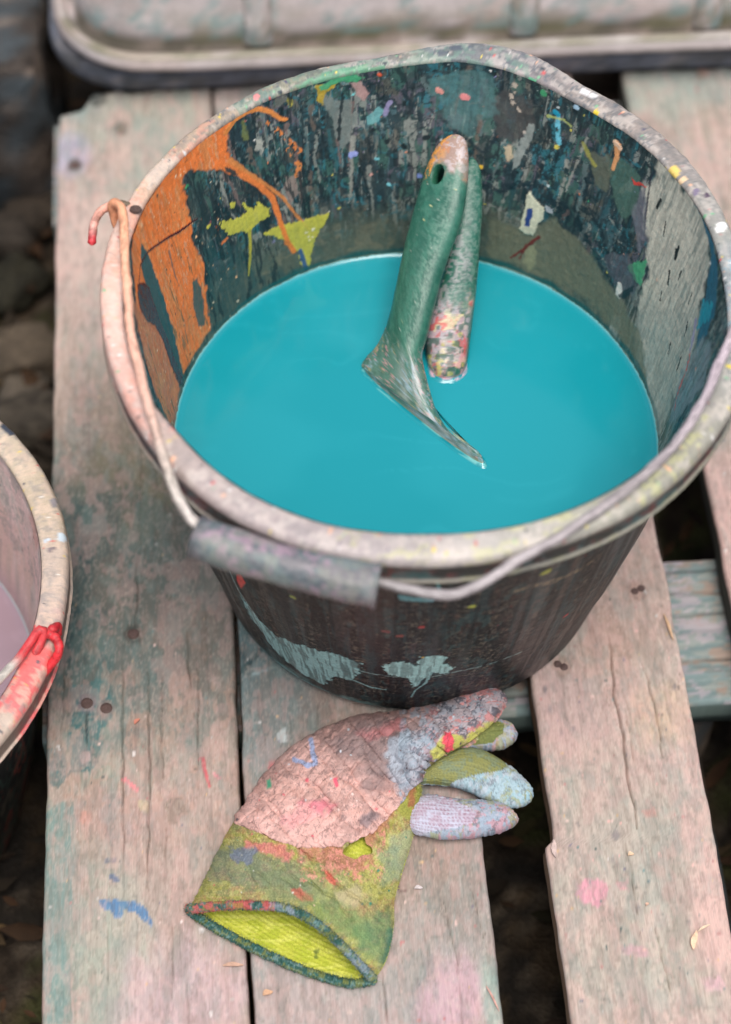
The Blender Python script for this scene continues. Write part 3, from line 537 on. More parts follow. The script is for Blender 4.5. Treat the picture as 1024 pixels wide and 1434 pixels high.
def bucket(name, cx, cy, dz, label, tabI, tabO, inner_paint, outer_paint, rim_paint, zlow, fine_in, fine_out, ridge=True):
    t = thing(name, (cx, cy, dz), label, 'bucket')
    def put(P): return P+np.array([cx, cy, dz])
    # inner wall
    a0, a1 = fine_in; th = np.concatenate([np.radians(np.linspace(a0, a1, int((a1-a0)*np.pi/180*.132/.00058), endpoint=False)), np.radians(np.arange(a1, a0+360, 2.))])
    z = np.concatenate([np.linspace(.003, zlow, 8, endpoint=False), np.arange(zlow, .2204, .0007)])
    TH, Z, r = shell(tabI, tabO, th, z, True); arc = unw(np.arctan2(np.sin(TH), np.cos(TH)))*125
    p = Paint(arc, Z*1000, (30, 46, 50)); inner_paint(p)
    r = r-.00035*p.h-.00016*(fbm(arc/3, Z*1000/5, 61, 3)-.5)
    P = put(np.stack([r*np.cos(TH), r*np.sin(TH), Z], -1)); mk('inner_wall', P, gridf(len(th), len(z), cu=True, flip=True), m_wall, t, p.rgba())
    # outer wall
    a0, a1 = fine_out; th = np.concatenate([np.radians(np.linspace(a0, a1, int((a1-a0)*np.pi/180*.132/.0007), endpoint=False)), np.radians(np.arange(a1, a0+360, 2.5))])
    z = np.concatenate([[0, .001, .002], np.arange(.003, .2042, .0008)])
    TH, Z, r = shell(tabI, tabO, th, z, False); TT = np.where(TH > np.pi/2, TH-2*np.pi, TH); p = Paint(TT*125, Z*1000, (34, 36, 36)); outer_paint(p)
    r = r+.0006*p.h+.0003*(fbm(TT*125/4, Z*1000/4, 62, 3)-.5)
    P = put(np.stack([r*np.cos(TH), r*np.sin(TH), Z], -1))
    # floor of the bucket closes the shell
    mk('outer_wall', P, gridf(len(th), len(z), cu=True), m_outer, t, p.rgba())
    n = 96; an = np.linspace(0, 2*np.pi, n, endpoint=False); fl = put(np.concatenate([np.stack([.1002*np.cos(an), .1002*np.sin(an), 0*an+.0005], -1), np.stack([.0985*np.cos(an), .0985*np.sin(an), 0*an+.003], -1)]))
    mk('base', fl, [list(range(n))[::-1], list(range(n, 2*n))], m_outer, t, np.tile([*lin((34, 36, 36)), .2], (2*n, 1)), smooth=False)
    # rim: rolled lip, skirt and a lower ridge
    th = np.linspace(0, 2*np.pi, 1500, endpoint=False); ri = ring(tabI, th); ro = ring(tabO, th); wv = (fbm(th*125/4, th*0, 63, 3)-.5)*.0012
    prof = []                            # (fraction ri->ro or absolute offset from ro, z)
    for f, z in ((0, .2188), (.0, .2200), (.05, .2210), (.12, .2216), (.22, .2220), (.35, .2222), (.5, .2222), (.65, .2222), (.78, .2220), (.88, .2215), (.95, .2206), (1., .2190)): prof.append((f, 0, z))
    for o_, z in ((.0003, .2172), (.0000, .2158), (-.0006, .2142), (-.0010, .2110), (-.0010, .2080), (-.0006, .2066), (-.0004, .2058), (.0004, .2054), (.0007, .2049), (.0003, .2044), (-.001, .2041), (-.0105, .2041)): prof.append((1., o_, z))
    PR = np.array(prof); Fr = PR[:, 0][None]; rr = ri[:, None]+(ro-ri)[:, None]*Fr+PR[:, 1][None]; zz = np.tile(PR[:, 2][None], (len(th), 1)); s_ = np.arange(len(prof))
    TH = np.tile(th[:, None], (1, len(prof))); across = (rr-ri[:, None])*1000+np.where(PR[:, 1][None] != 0, (.2216-zz)*1000, 0)
    ar = np.where(TH > np.pi, TH-2*np.pi, TH); p = Paint(ar*150, across+0*TH, (150, 140, 136)); rim_paint(p, zz)
    lump = (fbm(TH*150/5, across/5, 64, 4)-.5); zz = zz+np.where(s_[None] < 12, lump*.0007+wv[:, None]*.2, 0)+p.h*.0004; rr = rr+np.where((s_[None] > 1), lump*.0006, 0)
    P = put(np.stack([rr*np.cos(TH), rr*np.sin(TH), zz], -1)); mk('rim', P, gridf(len(th), len(prof), cu=True, flip=True), m_rim, t, p.rgba())
    return t
Wp_ = lambda pts: px2wall(pts, True)
MAR = (78, 22, 30); ORA = (234, 124, 58); YEL = (188, 184, 74)
def inner1(p):
    y = p.y; x = p.x
    lw = sstep(150, 118, y+(fbm(x/20, y/20, 3, 3)-.5)*20)
    p.mix(np.ones(x.shape), (36, 54, 62)); p.layer((70, 98, 104), 14, 20, .50, 1, .10, .8); p.layer((36, 52, 58), 9, 14, .54, 2, .06, .85, h=.15)
    seq = [((78, 104, 104), 9, 16, .60), ((84, 84, 76), 11, 16, .60), ((40, 84, 92), 10, 12, .61), ((110, 108, 100), 6, 11, .65), ((30, 46, 52), 7, 10, .56), ((60, 96, 88), 9, 14, .62), ((92, 86, 98), 6, 9, .66), ((52, 66, 68), 6, 8, .6), ((140, 144, 138), 4, 8, .66), ((44, 108, 120), 5, 6, .69), ((20, 34, 40), 4.5, 9, .60)]
    for k, (c, sx, sy, th) in enumerate(seq): p.layer(c, sx*1.5, sy*2.2, th, 300+k*7, .035, .75, h=.3, warp=2.2)
    # dark wiry brush marks
    for k in range(3):
        n_ = abs(fbm(x/(9+3*k)+(vn(x/5, y/5, k)-.5)*.8, y/(22+5*k), 400+k, 4)-.5); p.mix(sstep(.013, .005, n_)*(1-lw)*.75, (24, 40, 46), h=.25)
    pal = [(196, 206, 206), (216, 160, 140), (120, 190, 190), (60, 150, 160), (222, 130, 90), (150, 140, 190), (210, 196, 90), (230, 225, 220), (70, 160, 110), (200, 90, 100)]
    b0 = (-40, 330, 125, 219)
    Rr = np.random.RandomState(77); mut = [(96, 112, 112), (132, 136, 130), (30, 44, 50), (26, 38, 44), (104, 92, 84), (56, 96, 100), (120, 100, 96), (150, 150, 142), (22, 34, 38), (72, 108, 98)]
    for i in range(110):
        xs = Rr.uniform(-40, 330); ys = Rr.uniform(150, 218); L_ = Rr.uniform(8, 38); n_ = 5; yy = np.linspace(ys, ys-L_, n_); xx = xs+np.cumsum(Rr.normal(0, 1.0, n_)); w0 = Rr.uniform(.8, 3.2)
        p.stroke(np.stack([xx, yy], 1), [w0, w0*.7, w0*.5, w0*.6, w0*.2], mut[Rr.randint(10)], .35, 1.0, .8, h=.35, g=.5, gap=.3, seed=i)
    p.dots(650, [(150, 160, 158), (150, 120, 110), (96, 140, 140), (60, 120, 128), (150, 108, 86), (120, 112, 140)], .2, .55, 501, b0, h=.2, g=.5); p.dots(60, pal, .5, 1.9, 502, b0, h=.3, g=.4); p.dots(420, [(24, 38, 42), (36, 56, 60)], .3, 2.2, 503, b0)
    # scrubbed grey green band above the paint level
    p.mix(lw*.85, (92, 98, 84)); p.layer((120, 116, 96), 12, 12, .56, 520, .06, .5, mask=lw); p.layer((62, 84, 78), 9, 14, .56, 521, .06, .5, mask=lw)
    W = Wp_
    # grey cream scraped area at the right
    p.poly(W([(925, 218), (945, 228), (968, 256), (985, 290), (996, 335), (992, 380), (985, 420), (975, 470), (962, 515), (942, 560), (924, 606), (912, 575), (898, 515), (886, 470), (900, 430), (906, 360), (903, 300), (908, 250)]), (206, 200, 184), 1.6, 6, 9, .9, h=.3, seed=1, streak=.25)
    m = np.zeros(x.shape); 
    rg = W([(905, 230), (1000, 620)]); right = (x < W([(905, 300)])[0][0]) & (x > W([(1000, 400)])[0][0]-30)
    rm = right*1.
    p.layer((214, 208, 196), 3.2, 26, .56, 530, .05, .7, mask=rm*sstep(219, 150, y+60)); p.layer((120, 128, 122), 2.6, 24, .60, 531, .04, .6, mask=rm)
    p.poly(W([(900, 420), (940, 440), (985, 430), (985, 480), (960, 540), (930, 600), (916, 600), (895, 510), (885, 460)]), (158, 160, 150), 2, 3, 8, .5, seed=2, streak=.6)
    for pts in ([(905, 262), (899, 300), (899, 340)], [(911, 258), (905, 300), (903, 330)], [(916, 240), (910, 256)]): p.stroke(W(pts), (.6, 1.4, .6), (40, 36, 54), .25, .3, .9, h=.3)
    for pts, wd in (([(952, 345), (946, 362), (948, 350)], 1.8), ([(938, 380), (936, 398)], 1.4), ([(955, 380), (950, 392)], 1.2), ([(921, 290), (926, 280)], 1.4), ([(948, 520), (955, 500)], 1), ([(960, 470), (964, 450)], 1.2), ([(930, 330), (933, 310)], .8), ([(970, 410), (965, 425)], .9), ([(925, 420), (928, 408)], .9), ([(940, 480), (936, 495)], 1)):
        p.stroke(W(pts), wd, (24, 28, 30), .2, .4, 1)
    p.poly(W([(975, 275), (998, 320), (1006, 370), (1004, 430), (990, 470), (975, 490), (985, 430), (996, 370), (992, 330)]), (34, 92, 116), .6, 2, 4, .95, seed=6, h=.5)
    p.poly(W([(985, 420), (1000, 425), (994, 450), (976, 462)]), (30, 140, 160), .5, 2, 3, .9, seed=6)
    p.poly(W([(955, 520), (985, 470), (998, 480), (985, 540), (955, 580), (935, 600)]), (136, 148, 154), 1.5, 2.5, 5, .7, seed=8, streak=.5)
    p.stroke(W([(968, 490), (962, 520), (950, 550), (945, 575)]), (2, 2.6, 1.6, 1), (212, 90, 84), .4, .9, .85, gap=.42, h=.4); p.stroke(W([(975, 450), (968, 490)]), 3, (150, 140, 180), .6, 1, .7)
    # fern-like dark strokes, back right
    dk = (22, 42, 50)
    for pts in ([(705, 262), (730, 255), (760, 262), (790, 285), (815, 320), (840, 370), (860, 402)], [(790, 200), (775, 235), (750, 258), (700, 268), (660, 250)], [(820, 330), (806, 352), (800, 375)], [(838, 340), (850, 362), (862, 385)], [(815, 290), (835, 310), (848, 340), (855, 380), (866, 400)],
                [(770, 270), (785, 310), (800, 350), (815, 375)], [(860, 250), (858, 300), (868, 325), (885, 340), (895, 335)], [(835, 220), (822, 260), (824, 290), (840, 318)], [(690, 140), (700, 180), (680, 215), (645, 190), (600, 150)], [(610, 200), (580, 150), (560, 120)], [(870, 330), (880, 345), (893, 350)], [(845, 330), (835, 300), (818, 282)]):
        p.stroke(W(pts), np.linspace(3.2, 1.0, len(pts)), dk, .35, 1.6, .85, h=.25, seed=len(pts), gap=.36)
    p.poly(W([(700, 255), (760, 255), (800, 290), (830, 330), (845, 380), (820, 375), (790, 335), (750, 300), (700, 290)]), dk, .6, 5, 5, .55, seed=12, streak=.4)
    p.poly(W([(672, 130), (690, 140), (712, 130), (745, 140), (752, 170), (740, 200), (712, 200), (690, 170)]), (66, 66, 66), .8, 3, 6, .8, seed=14)
    p.poly(W([(740, 170), (750, 172), (745, 195), (735, 215), (725, 235), (716, 240), (722, 210), (732, 190)]), (140, 148, 144), .4, 1.5, 3, .85, seed=15, h=.4)
    p.poly(W([(600, 110), (650, 100), (690, 110), (690, 160), (660, 185), (630, 180), (610, 150)]), (78, 116, 116), 1.2, 5, 7, .7, seed=16, streak=.3)
    p.poly(W([(850, 215), (880, 225), (900, 250), (890, 300), (870, 310), (858, 270)]), (76, 108, 96), .8, 3, 5, .7, seed=17); p.poly(W([(826, 215), (850, 215), (858, 240), (850, 270), (830, 260)]), (100, 104, 88), .8, 3, 5, .7, seed=18)
    p.poly(W([(905, 250), (885, 300), (895, 350), (905, 330)]), (118, 118, 128), 1, 2, 4, .7, seed=19)
    p.poly(W([(880, 372), (892, 366), (906, 362), (904, 384), (898, 402), (888, 392)]), (74, 156, 112), .4, 1.5, 3, .95, seed=20, h=.4)
    p.poly(W([(845, 355), (880, 355), (895, 395), (885, 410), (862, 400), (850, 380)]), (88, 90, 100), .6, 2.4, 4, .6, seed=22)
    p.poly(W([(862, 412), (866, 394), (871, 396), (872, 412), (868, 420)]), (214, 212, 204), .3, .5, 2, 1, h=.5); p.poly(W([(866, 412), (884, 402), (888, 400), (886, 408), (872, 420)]), (24, 46, 52), .3, .8, 2, .9)
    p.stroke(W([(866, 203), (864, 220), (859, 236)]), (4, 2.6, 2), (222, 156, 104), .3, .5, .95, h=.6); p.dots(1, [(228, 190, 160)], 2.6, 2.6, 9, (*np.repeat(W([(866, 203)])[0][0], 2), *np.repeat(W([(866, 203)])[0][1], 2)), h=.6)
    p.stroke(W([(884, 248), (890, 256), (900, 258), (906, 262)]), 1.3, (212, 60, 52), .2, .7, .9, gap=.4, h=.5); p.stroke(W([(818, 200), (826, 220), (835, 232)]), 1.8, (160, 156, 70), .4, .8, .7)
    p.stroke(W([(782, 165), (782, 190), (784, 200)]), 2.6, (110, 190, 210), .3, .8, .9, gap=.3, h=.4); p.stroke(W([(768, 162), (790, 168), (800, 176)]), 1.2, (176, 186, 110), .3, .5, .8)
    p.poly(W([(706, 205), (716, 205), (718, 220), (710, 225)]), (200, 180, 150), .4, 1, 2, .8); p.stroke(W([(722, 118), (716, 140), (728, 155)]), 1.8, (196, 180, 164), .3, .8, .8, gap=.4)
    # scrubbed olive zone back right
    p.poly(W([(680, 300), (730, 322), (780, 310), (830, 360), (870, 420), (900, 480), (905, 540), (880, 490), (820, 420), (760, 385), (690, 362)]), (112, 114, 94), 1.6, 4, 9, .8, seed=24); p.poly(W([(735, 345), (750, 342), (752, 368), (742, 378), (734, 366)]), (150, 150, 118), 1, 1.5, 3, .8)
    p.stroke(W([(755, 332), (742, 342), (730, 352), (716, 360)]), (2.2, 1.6, 1.6, 1), (106, 36, 32), .25, .6, .95, h=.4); p.stroke(W([(737, 342), (728, 362)]), 1.2, (106, 36, 32), .25, .6, .8)
    # blue pale blotches left of centre
    p.poly(W([(490, 115), (505, 112), (515, 130), (512, 142), (500, 135)]), (176, 140, 136), .5, 1.2, 3, .85, seed=26); p.poly(W([(455, 135), (490, 140), (500, 170), (480, 215), (468, 190), (462, 160)]), (118, 126, 122), .6, 3, 4, .8, seed=27)
    p.stroke(W([(480, 130), (476, 165), (474, 195)]), 1.6, (20, 34, 40), .3, .8, .9); p.poly(W([(398, 245), (414, 248), (418, 270), (408, 282), (400, 268)]), (146, 128, 120), .5, 1.4, 3, .8, seed=28)
    p.poly(W([(512, 163), (530, 150), (540, 152), (528, 170), (516, 174)]), (110, 170, 172), .4, 1.2, 2.5, .8, seed=29); p.stroke(W([(546, 142), (540, 160)]), 2.2, (150, 142, 180), .3, .8, .8)
    q = W([(495, 215)])[0]; p.dots(1, [(148, 158, 214)], 2.3, 2.3, 4, (q[0], q[0], q[1], q[1]), h=.7)
    for pt, c, r in (((528, 222), (110, 180, 190), 1.2), ((545, 258), (120, 190, 200), 1.4), ((588, 246), (120, 140, 200), 1.5), ((520, 244), (200, 150, 140), 1), ((674, 233), (220, 180, 60), 1.4), ((652, 135), (210, 130, 130), 2), ((616, 126), (206, 140, 130), 2.2), ((762, 130), (70, 160, 110), 2.2), ((735, 185), (180, 170, 160), 1), ((835, 157), (226, 200, 60), 1.4), ((532, 104), (206, 90, 60), 1.4), ((780, 158), (30, 150, 180), 1.8), ((808, 150), (170, 200, 220), 1.6)):
        q = W([pt])[0]; p.dots(1, [c], r, r, int(pt[0]), (q[0], q[0], q[1], q[1]), h=.6)
    p.poly(W([(338, 170), (342, 168), (350, 195), (340, 198)]), (112, 120, 70), .5, .8, 2, .8); p.poly(W([(358, 195), (370, 198), (368, 212), (358, 208)]), (176, 176, 166), .5, 1.6, 2, .8)
    p.poly(W([(442, 120), (472, 116), (466, 124), (456, 128), (452, 146), (444, 140)]), (188, 158, 46), .4, 1.2, 2.4, .85, h=.4); p.poly(W([(402, 136), (410, 138), (410, 148), (402, 148)]), (180, 170, 70), .5, 1.2, 2.4, .8)
    p.poly(W([(446, 120), (470, 109), (500, 102), (510, 108), (500, 115), (482, 113), (462, 120), (448, 128)]), (72, 158, 112), .4, 1.2, 3, .95, h=.5)
    # lower dark streaks left of centre
    p.poly(W([(285, 300), (320, 330), (360, 380), (420, 378), (400, 395), (330, 440), (292, 470), (288, 400)]), (40, 74, 76), 1, 4, 7, .7, seed=31, streak=.5); p.layer((20, 36, 42), 3, 20, .62, 541, .03, .8, mask=(x > W([(440, 300)])[0][0])*1.)
    # orange
    om = p.poly(W([(183, 320), (203, 277), (225, 248), (262, 212), (282, 190), (321, 166), (330, 163), (321, 180), (318, 198), (321, 214), (325, 226), (334, 240), (318, 240), (300, 236), (280, 238), (266, 238), (257, 243), (255, 254), (262, 288), (268, 330), (284, 370), (290, 430), (294, 462), (276, 490), (250, 540), (250, 606), (236, 590), (214, 540), (196, 470), (188, 400), (184, 350)]), ORA, .8, 2.2, 5, .97, h=.5, seed=40)
    p.poly(W([(186, 420), (230, 470), (252, 530), (256, 600), (236, 592), (214, 540), (196, 470)]), (196, 122, 88), 2, 4, 8, .85, seed=41)
    p.layer((206, 150, 96), 4, 22, .62, 543, .06, .45, mask=om); p.layer((176, 96, 46), 3, 20, .60, 544, .05, .35, mask=om)
    bx = (W([(300, 250)])[0][0], W([(190, 400)])[0][0]+30, 108, 219); p.dots(420, [(120, 70, 44), (96, 84, 66), (232, 186, 140), (236, 220, 190), (70, 76, 60)], .22, .8, 545, bx, h=.3)
    p.layer((92, 96, 70), 2.4, 26, .665, 546, .03, .8, mask=om*sstep(200, 160, y)); p.layer((206, 180, 150), 1.0, 8, .68, 551, .03, .35, mask=om*sstep(120, 150, y))
    p.poly(W([(288, 330), (272, 300), (262, 260), (270, 252), (300, 260), (300, 330)]), (44, 60, 62), .8, 2, 4, .4, seed=47)
    p.poly(W([(197, 343), (204, 350), (220, 392), (234, 436), (248, 490), (258, 530), (250, 545), (238, 500), (222, 460), (206, 410), (196, 372)]), (42, 84, 88), .5, 1.2, 4, .97, seed=42); p.poly(W([(270, 392), (276, 390), (284, 416), (286, 455), (278, 458), (270, 430)]), (48, 88, 88), .5, 1, 3, .9, seed=43)
    p.stroke(W([(236, 352), (244, 385), (250, 400)]), (1.6, 1, .6), (60, 90, 90), .3, .4, .7)
    p.stroke(W([(317, 184), (328, 168), (346, 156), (364, 152), (380, 157), (392, 166), (400, 167)]), (3.5, 3, 2.6, 2.4, 1.8, 1.8), (224, 138, 70), .3, .4, .97, h=.5)
    p.stroke(W([(318, 232), (340, 244), (362, 258), (382, 278), (393, 312), (402, 338), (412, 352)]), (4.4, 4, 3.6, 3, 2.8, 3.2, 2.4), (222, 124, 62), .3, .5, 1, h=.5)
    p.stroke(W([(322, 224), (345, 240), (372, 258), (396, 276), (412, 298), (430, 318), (444, 330)]), (3, 1.8, 1.8, 1.6, 1.2, 1.6, 1), (206, 130, 70), .3, .5, .9, h=.35)
    p.stroke(W([(375, 170), (392, 186), (404, 196), (420, 212)]), 2.4, (216, 128, 66), .3, .9, .9, gap=.47, h=.6); p.stroke(W([(404, 210), (420, 232), (414, 246)]), 2.6, (220, 134, 70), .3, .9, .8, gap=.54, h=.6); p.stroke(W([(311, 340), (318, 334)]), 1.8, (220, 120, 60), .3, .4)
    p.poly(W([(312, 232), (322, 234), (334, 244), (328, 246), (316, 240)]), (38, 56, 60), .3, .6, 2, .95)
    # yellow splashes
    p.poly(W([(303, 312), (316, 309), (338, 304), (344, 296), (340, 284), (350, 290), (356, 294), (362, 278), (368, 290), (377, 292), (378, 302), (364, 310), (352, 322), (340, 325), (320, 329), (314, 320)]), YEL, .2, 1.5, 1.5, 1, h=.7, seed=50, streak=.12)
    p.stroke(W([(349, 322), (350, 340), (350, 362), (348, 385)]), (2.4, 1.6, 1.6, .8), (176, 168, 60), .3, .3, .95, h=.7); p.poly(W([(322, 284), (330, 282), (328, 290), (322, 292)]), YEL, .3, .6, 2, .9, h=.5); q = W([(292, 316)])[0]; p.dots(1, [YEL], 1.4, 1.4, 3, (q[0], q[0], q[1], q[1]), h=.5)
    p.poly(W([(366, 328), (384, 318), (402, 313), (425, 308), (446, 300), (460, 298), (460, 304), (448, 322), (440, 338), (435, 360), (432, 378), (424, 372), (416, 352), (404, 338), (388, 332)]), YEL, .2, 1.1, 1.6, 1, h=.7, seed=52, streak=.10)
    p.stroke(W([(393, 312), (402, 338), (412, 352)]), 2.8, (222, 128, 58), .3, .4, 1, h=.6); p.stroke(W([(420, 350), (425, 366), (430, 378)]), 2.6, (42, 84, 134), .25, .3, .95, h=.5); p.dots(6, [(226, 222, 190)], .6, 1.4, 77, (W([(440, 325)])[0][0]-2, W([(430, 325)])[0][0]+1, W([(440, 330)])[0][1]-2, W([(440, 318)])[0][1]+2), h=.4)
    # maroon drip and thread
    p.poly(W([(190, 398), (198, 395), (207, 402), (214, 424), (222, 446), (232, 470), (242, 498), (252, 524), (257, 540), (250, 538), (238, 512), (226, 476), (216, 456), (204, 450), (194, 432)]), MAR, .25, .6, 3, 1, h=1.1, g=.9, seed=60)
    p.stroke(W([(193, 396), (195, 370), (206, 352), (228, 336), (250, 324), (266, 312), (276, 306)]), (1, .9, 1.1, 1.3, 1.6, 1.2, .8), MAR, .2, .2, 1, h=.9, g=.9)
    # cream chip with a blue bar, back wall
    p.poly(W([(738, 272), (744, 268), (750, 278), (762, 290), (760, 306), (752, 314), (748, 330), (736, 328), (728, 320), (734, 300)]), (204, 204, 180), .3, 1, 2.4, 1, h=1.2, seed=62)
    p.poly(W([(739, 292), (747, 290), (746, 302), (741, 317), (735, 315)]), (40, 66, 128), .25, .4, 2, 1, h=-.4); p.poly(W([(766, 288), (776, 292), (774, 300), (766, 296)]), (176, 184, 190), .3, .8, 2, .8)
    p.g += .25*sstep(.5, .62, fbm(x/6, y/14, 560, 3))
    # wet rim just above the paint, then the meniscus highlight painted as a pale line
    lv = 106.5; wl = sstep(lv+6, lv+2.5, y+(fbm(x/12, y/4, 71, 3)-.5)*4)*(sstep(W([(940, 560)])[0][0], W([(900, 500)])[0][0], x)*.5+.45)*(1-.55*(x > W([(330, 430)])[0][0]))
    p.mix(wl*.9, (18, 84, 84), g=.8)
    p.mix(sstep(lv+1.6, lv+.5, y+(fbm(x/8, y*0, 72, 2)-.5)*1.2)*.8, (150, 158, 140), h=.2, g=.8)
WO = lambda pts: px2wall(pts, False)
def outer1(p):
    x = p.x; y = p.y
    p.mix(np.ones(x.shape), (14, 17, 21)); p.layer((22, 26, 31), 14, 24, .54, 601, .10, .6); p.layer((18, 24, 30), 12, 30, .55, 602, .08, .8)
    p.layer((84, 78, 72), 7, .9, .66, 603, .02, .6, mask=sstep(.45, .6, fbm(x/30, y/20, 620, 2))); p.layer((96, 92, 88), 1.0, 3.0, .68, 604, .03, .45); p.layer((130, 120, 104), 2.6, .6, .69, 626, .03, .7); p.layer((110, 72, 66), 3, 7, .70, 627, .03, .3); p.layer((48, 78, 80), 7, 12, .62, 605, .04, .6)
    n_ = abs(fbm(x/4+y/30, y/18+x/60, 606, 3)-.5); p.mix(sstep(.008, .003, n_)*.5, (120, 112, 100), h=.1)
    n_ = abs(fbm(x/16, y/3+x/22, 607, 3)-.5); p.mix(sstep(.010, .004, n_)*.55, (110, 104, 96), h=.1)
    p.layer((12, 20, 26), 5, 120, .54, 621, .06, .7); p.layer((44, 50, 54), 4, 110, .62, 622, .04, .45); p.layer((40, 66, 70), 3, 60, .66, 623, .03, .6, mask=sstep(20, 60, y)); p.g[...] = .3+.6*sstep(.5, .62, fbm(x/7, y/160, 624, 3))  # vertical highlight streaks painted in dark and pale, with gloss bands
    p.dots(420, [(120, 112, 102), (86, 100, 102), (70, 60, 56), (56, 60, 60)], .2, .7, 608, (-330, 0, 5, 205), h=.2)
    p.dots(26, [(170, 70, 66), (110, 62, 58), (150, 150, 90)], .4, 1.3, 609, (-330, -60, 90, 200), h=.3)
    tl = (142, 184, 184); W = WO
    p.poly(W([(336, 832), (346, 846), (362, 866), (386, 890), (420, 902), (440, 908), (468, 915), (506, 928), (500, 946), (488, 952), (468, 946), (455, 958), (430, 946), (402, 926), (376, 898), (352, 866)]), tl, .25, 2.6, 3, .95, h=.6, seed=70, streak=.6)
    d_ = np.degrees(x/125); p.mix(sstep(15, 7, y+(fbm(x/9, y/4, 71, 4)-.5)*16)*sstep(-158, -146, d_)*sstep(-92, -106, d_)*.85, (110, 150, 150), h=.3)
    p.poly(W([(532, 932), (548, 928), (566, 926), (584, 932), (590, 920), (612, 918), (626, 920), (620, 928), (636, 934), (622, 944), (606, 940), (596, 950), (578, 962), (572, 950), (562, 946), (546, 944)]), (160, 200, 198), .2, 2.0, 2.2, 1, h=.7, seed=72, streak=.45)
    p.stroke(W([(604, 940), (596, 956), (582, 966), (576, 976)]), (2, 1.4, .9, .6), tl, .25, .4, .9, h=.4); p.stroke(W([(596, 945), (584, 960)]), 1.2, tl, .25, .4, .9)
    p.stroke(W([(500, 938), (540, 946), (600, 948), (640, 940), (690, 928), (740, 908)]), (2, 1, .8, 1.6, 1.2, .6), (128, 152, 150), .3, .6, .8, gap=.38, h=.3); p.stroke(W([(490, 950), (520, 962), (540, 966)]), 1.2, tl, .3, .5, .8)
    p.poly(W([(332, 804), (338, 804), (344, 816), (338, 824), (332, 812)]), (206, 70, 66), .3, .5, 2, 1, h=.5); p.stroke(W([(322, 800), (334, 826), (350, 850), (372, 880)]), .8, (166, 196, 196), .25, .3, .8)
    p.stroke(W([(716, 829), (740, 822), (780, 812), (815, 796), (842, 776)]), (2.4, 3, 4, 2.6, 1.2), (148, 130, 104), .5, 1.2, .8, gap=.42)
    for pt, c, r in (((764, 801), (176, 180, 70), 2.4), ((660, 849), (176, 180, 80), 1.8), ((592, 920), (200, 160, 70), 1), ((410, 836), (150, 160, 80), 1.6), ((792, 862), (176, 66, 70), 1.6), ((590, 878), (176, 70, 70), 1.6), ((560, 890), (130, 70, 66), 2), ((540, 884), (120, 66, 66), 2), ((602, 840), (120, 170, 180), 2)):
        q = W([pt])[0]; p.dots(1, [c], r, r, int(pt[0]), (q[0], q[0], q[1], q[1]), h=.4)
    p.stroke(W([(612, 812), (617, 830)]), 1, (90, 170, 176), .2, .2, .9); p.poly(W([(556, 832), (600, 838), (600, 844), (562, 840)]), (110, 170, 176), .3, .8, 3, .8)
def rimtab(p, stops):
    a = np.array([s_[0]*np.pi/180*150 for s_ in stops]); c = np.array([lin(s_[1]) for s_ in stops]); o = np.argsort(a); xx = p.x+(fbm(p.x/9, p.y/5, 801, 4)-.5)*30
    return np.stack([np.interp(xx, a[o], c[o][:, k], period=2*np.pi*150) for k in range(3)], -1)
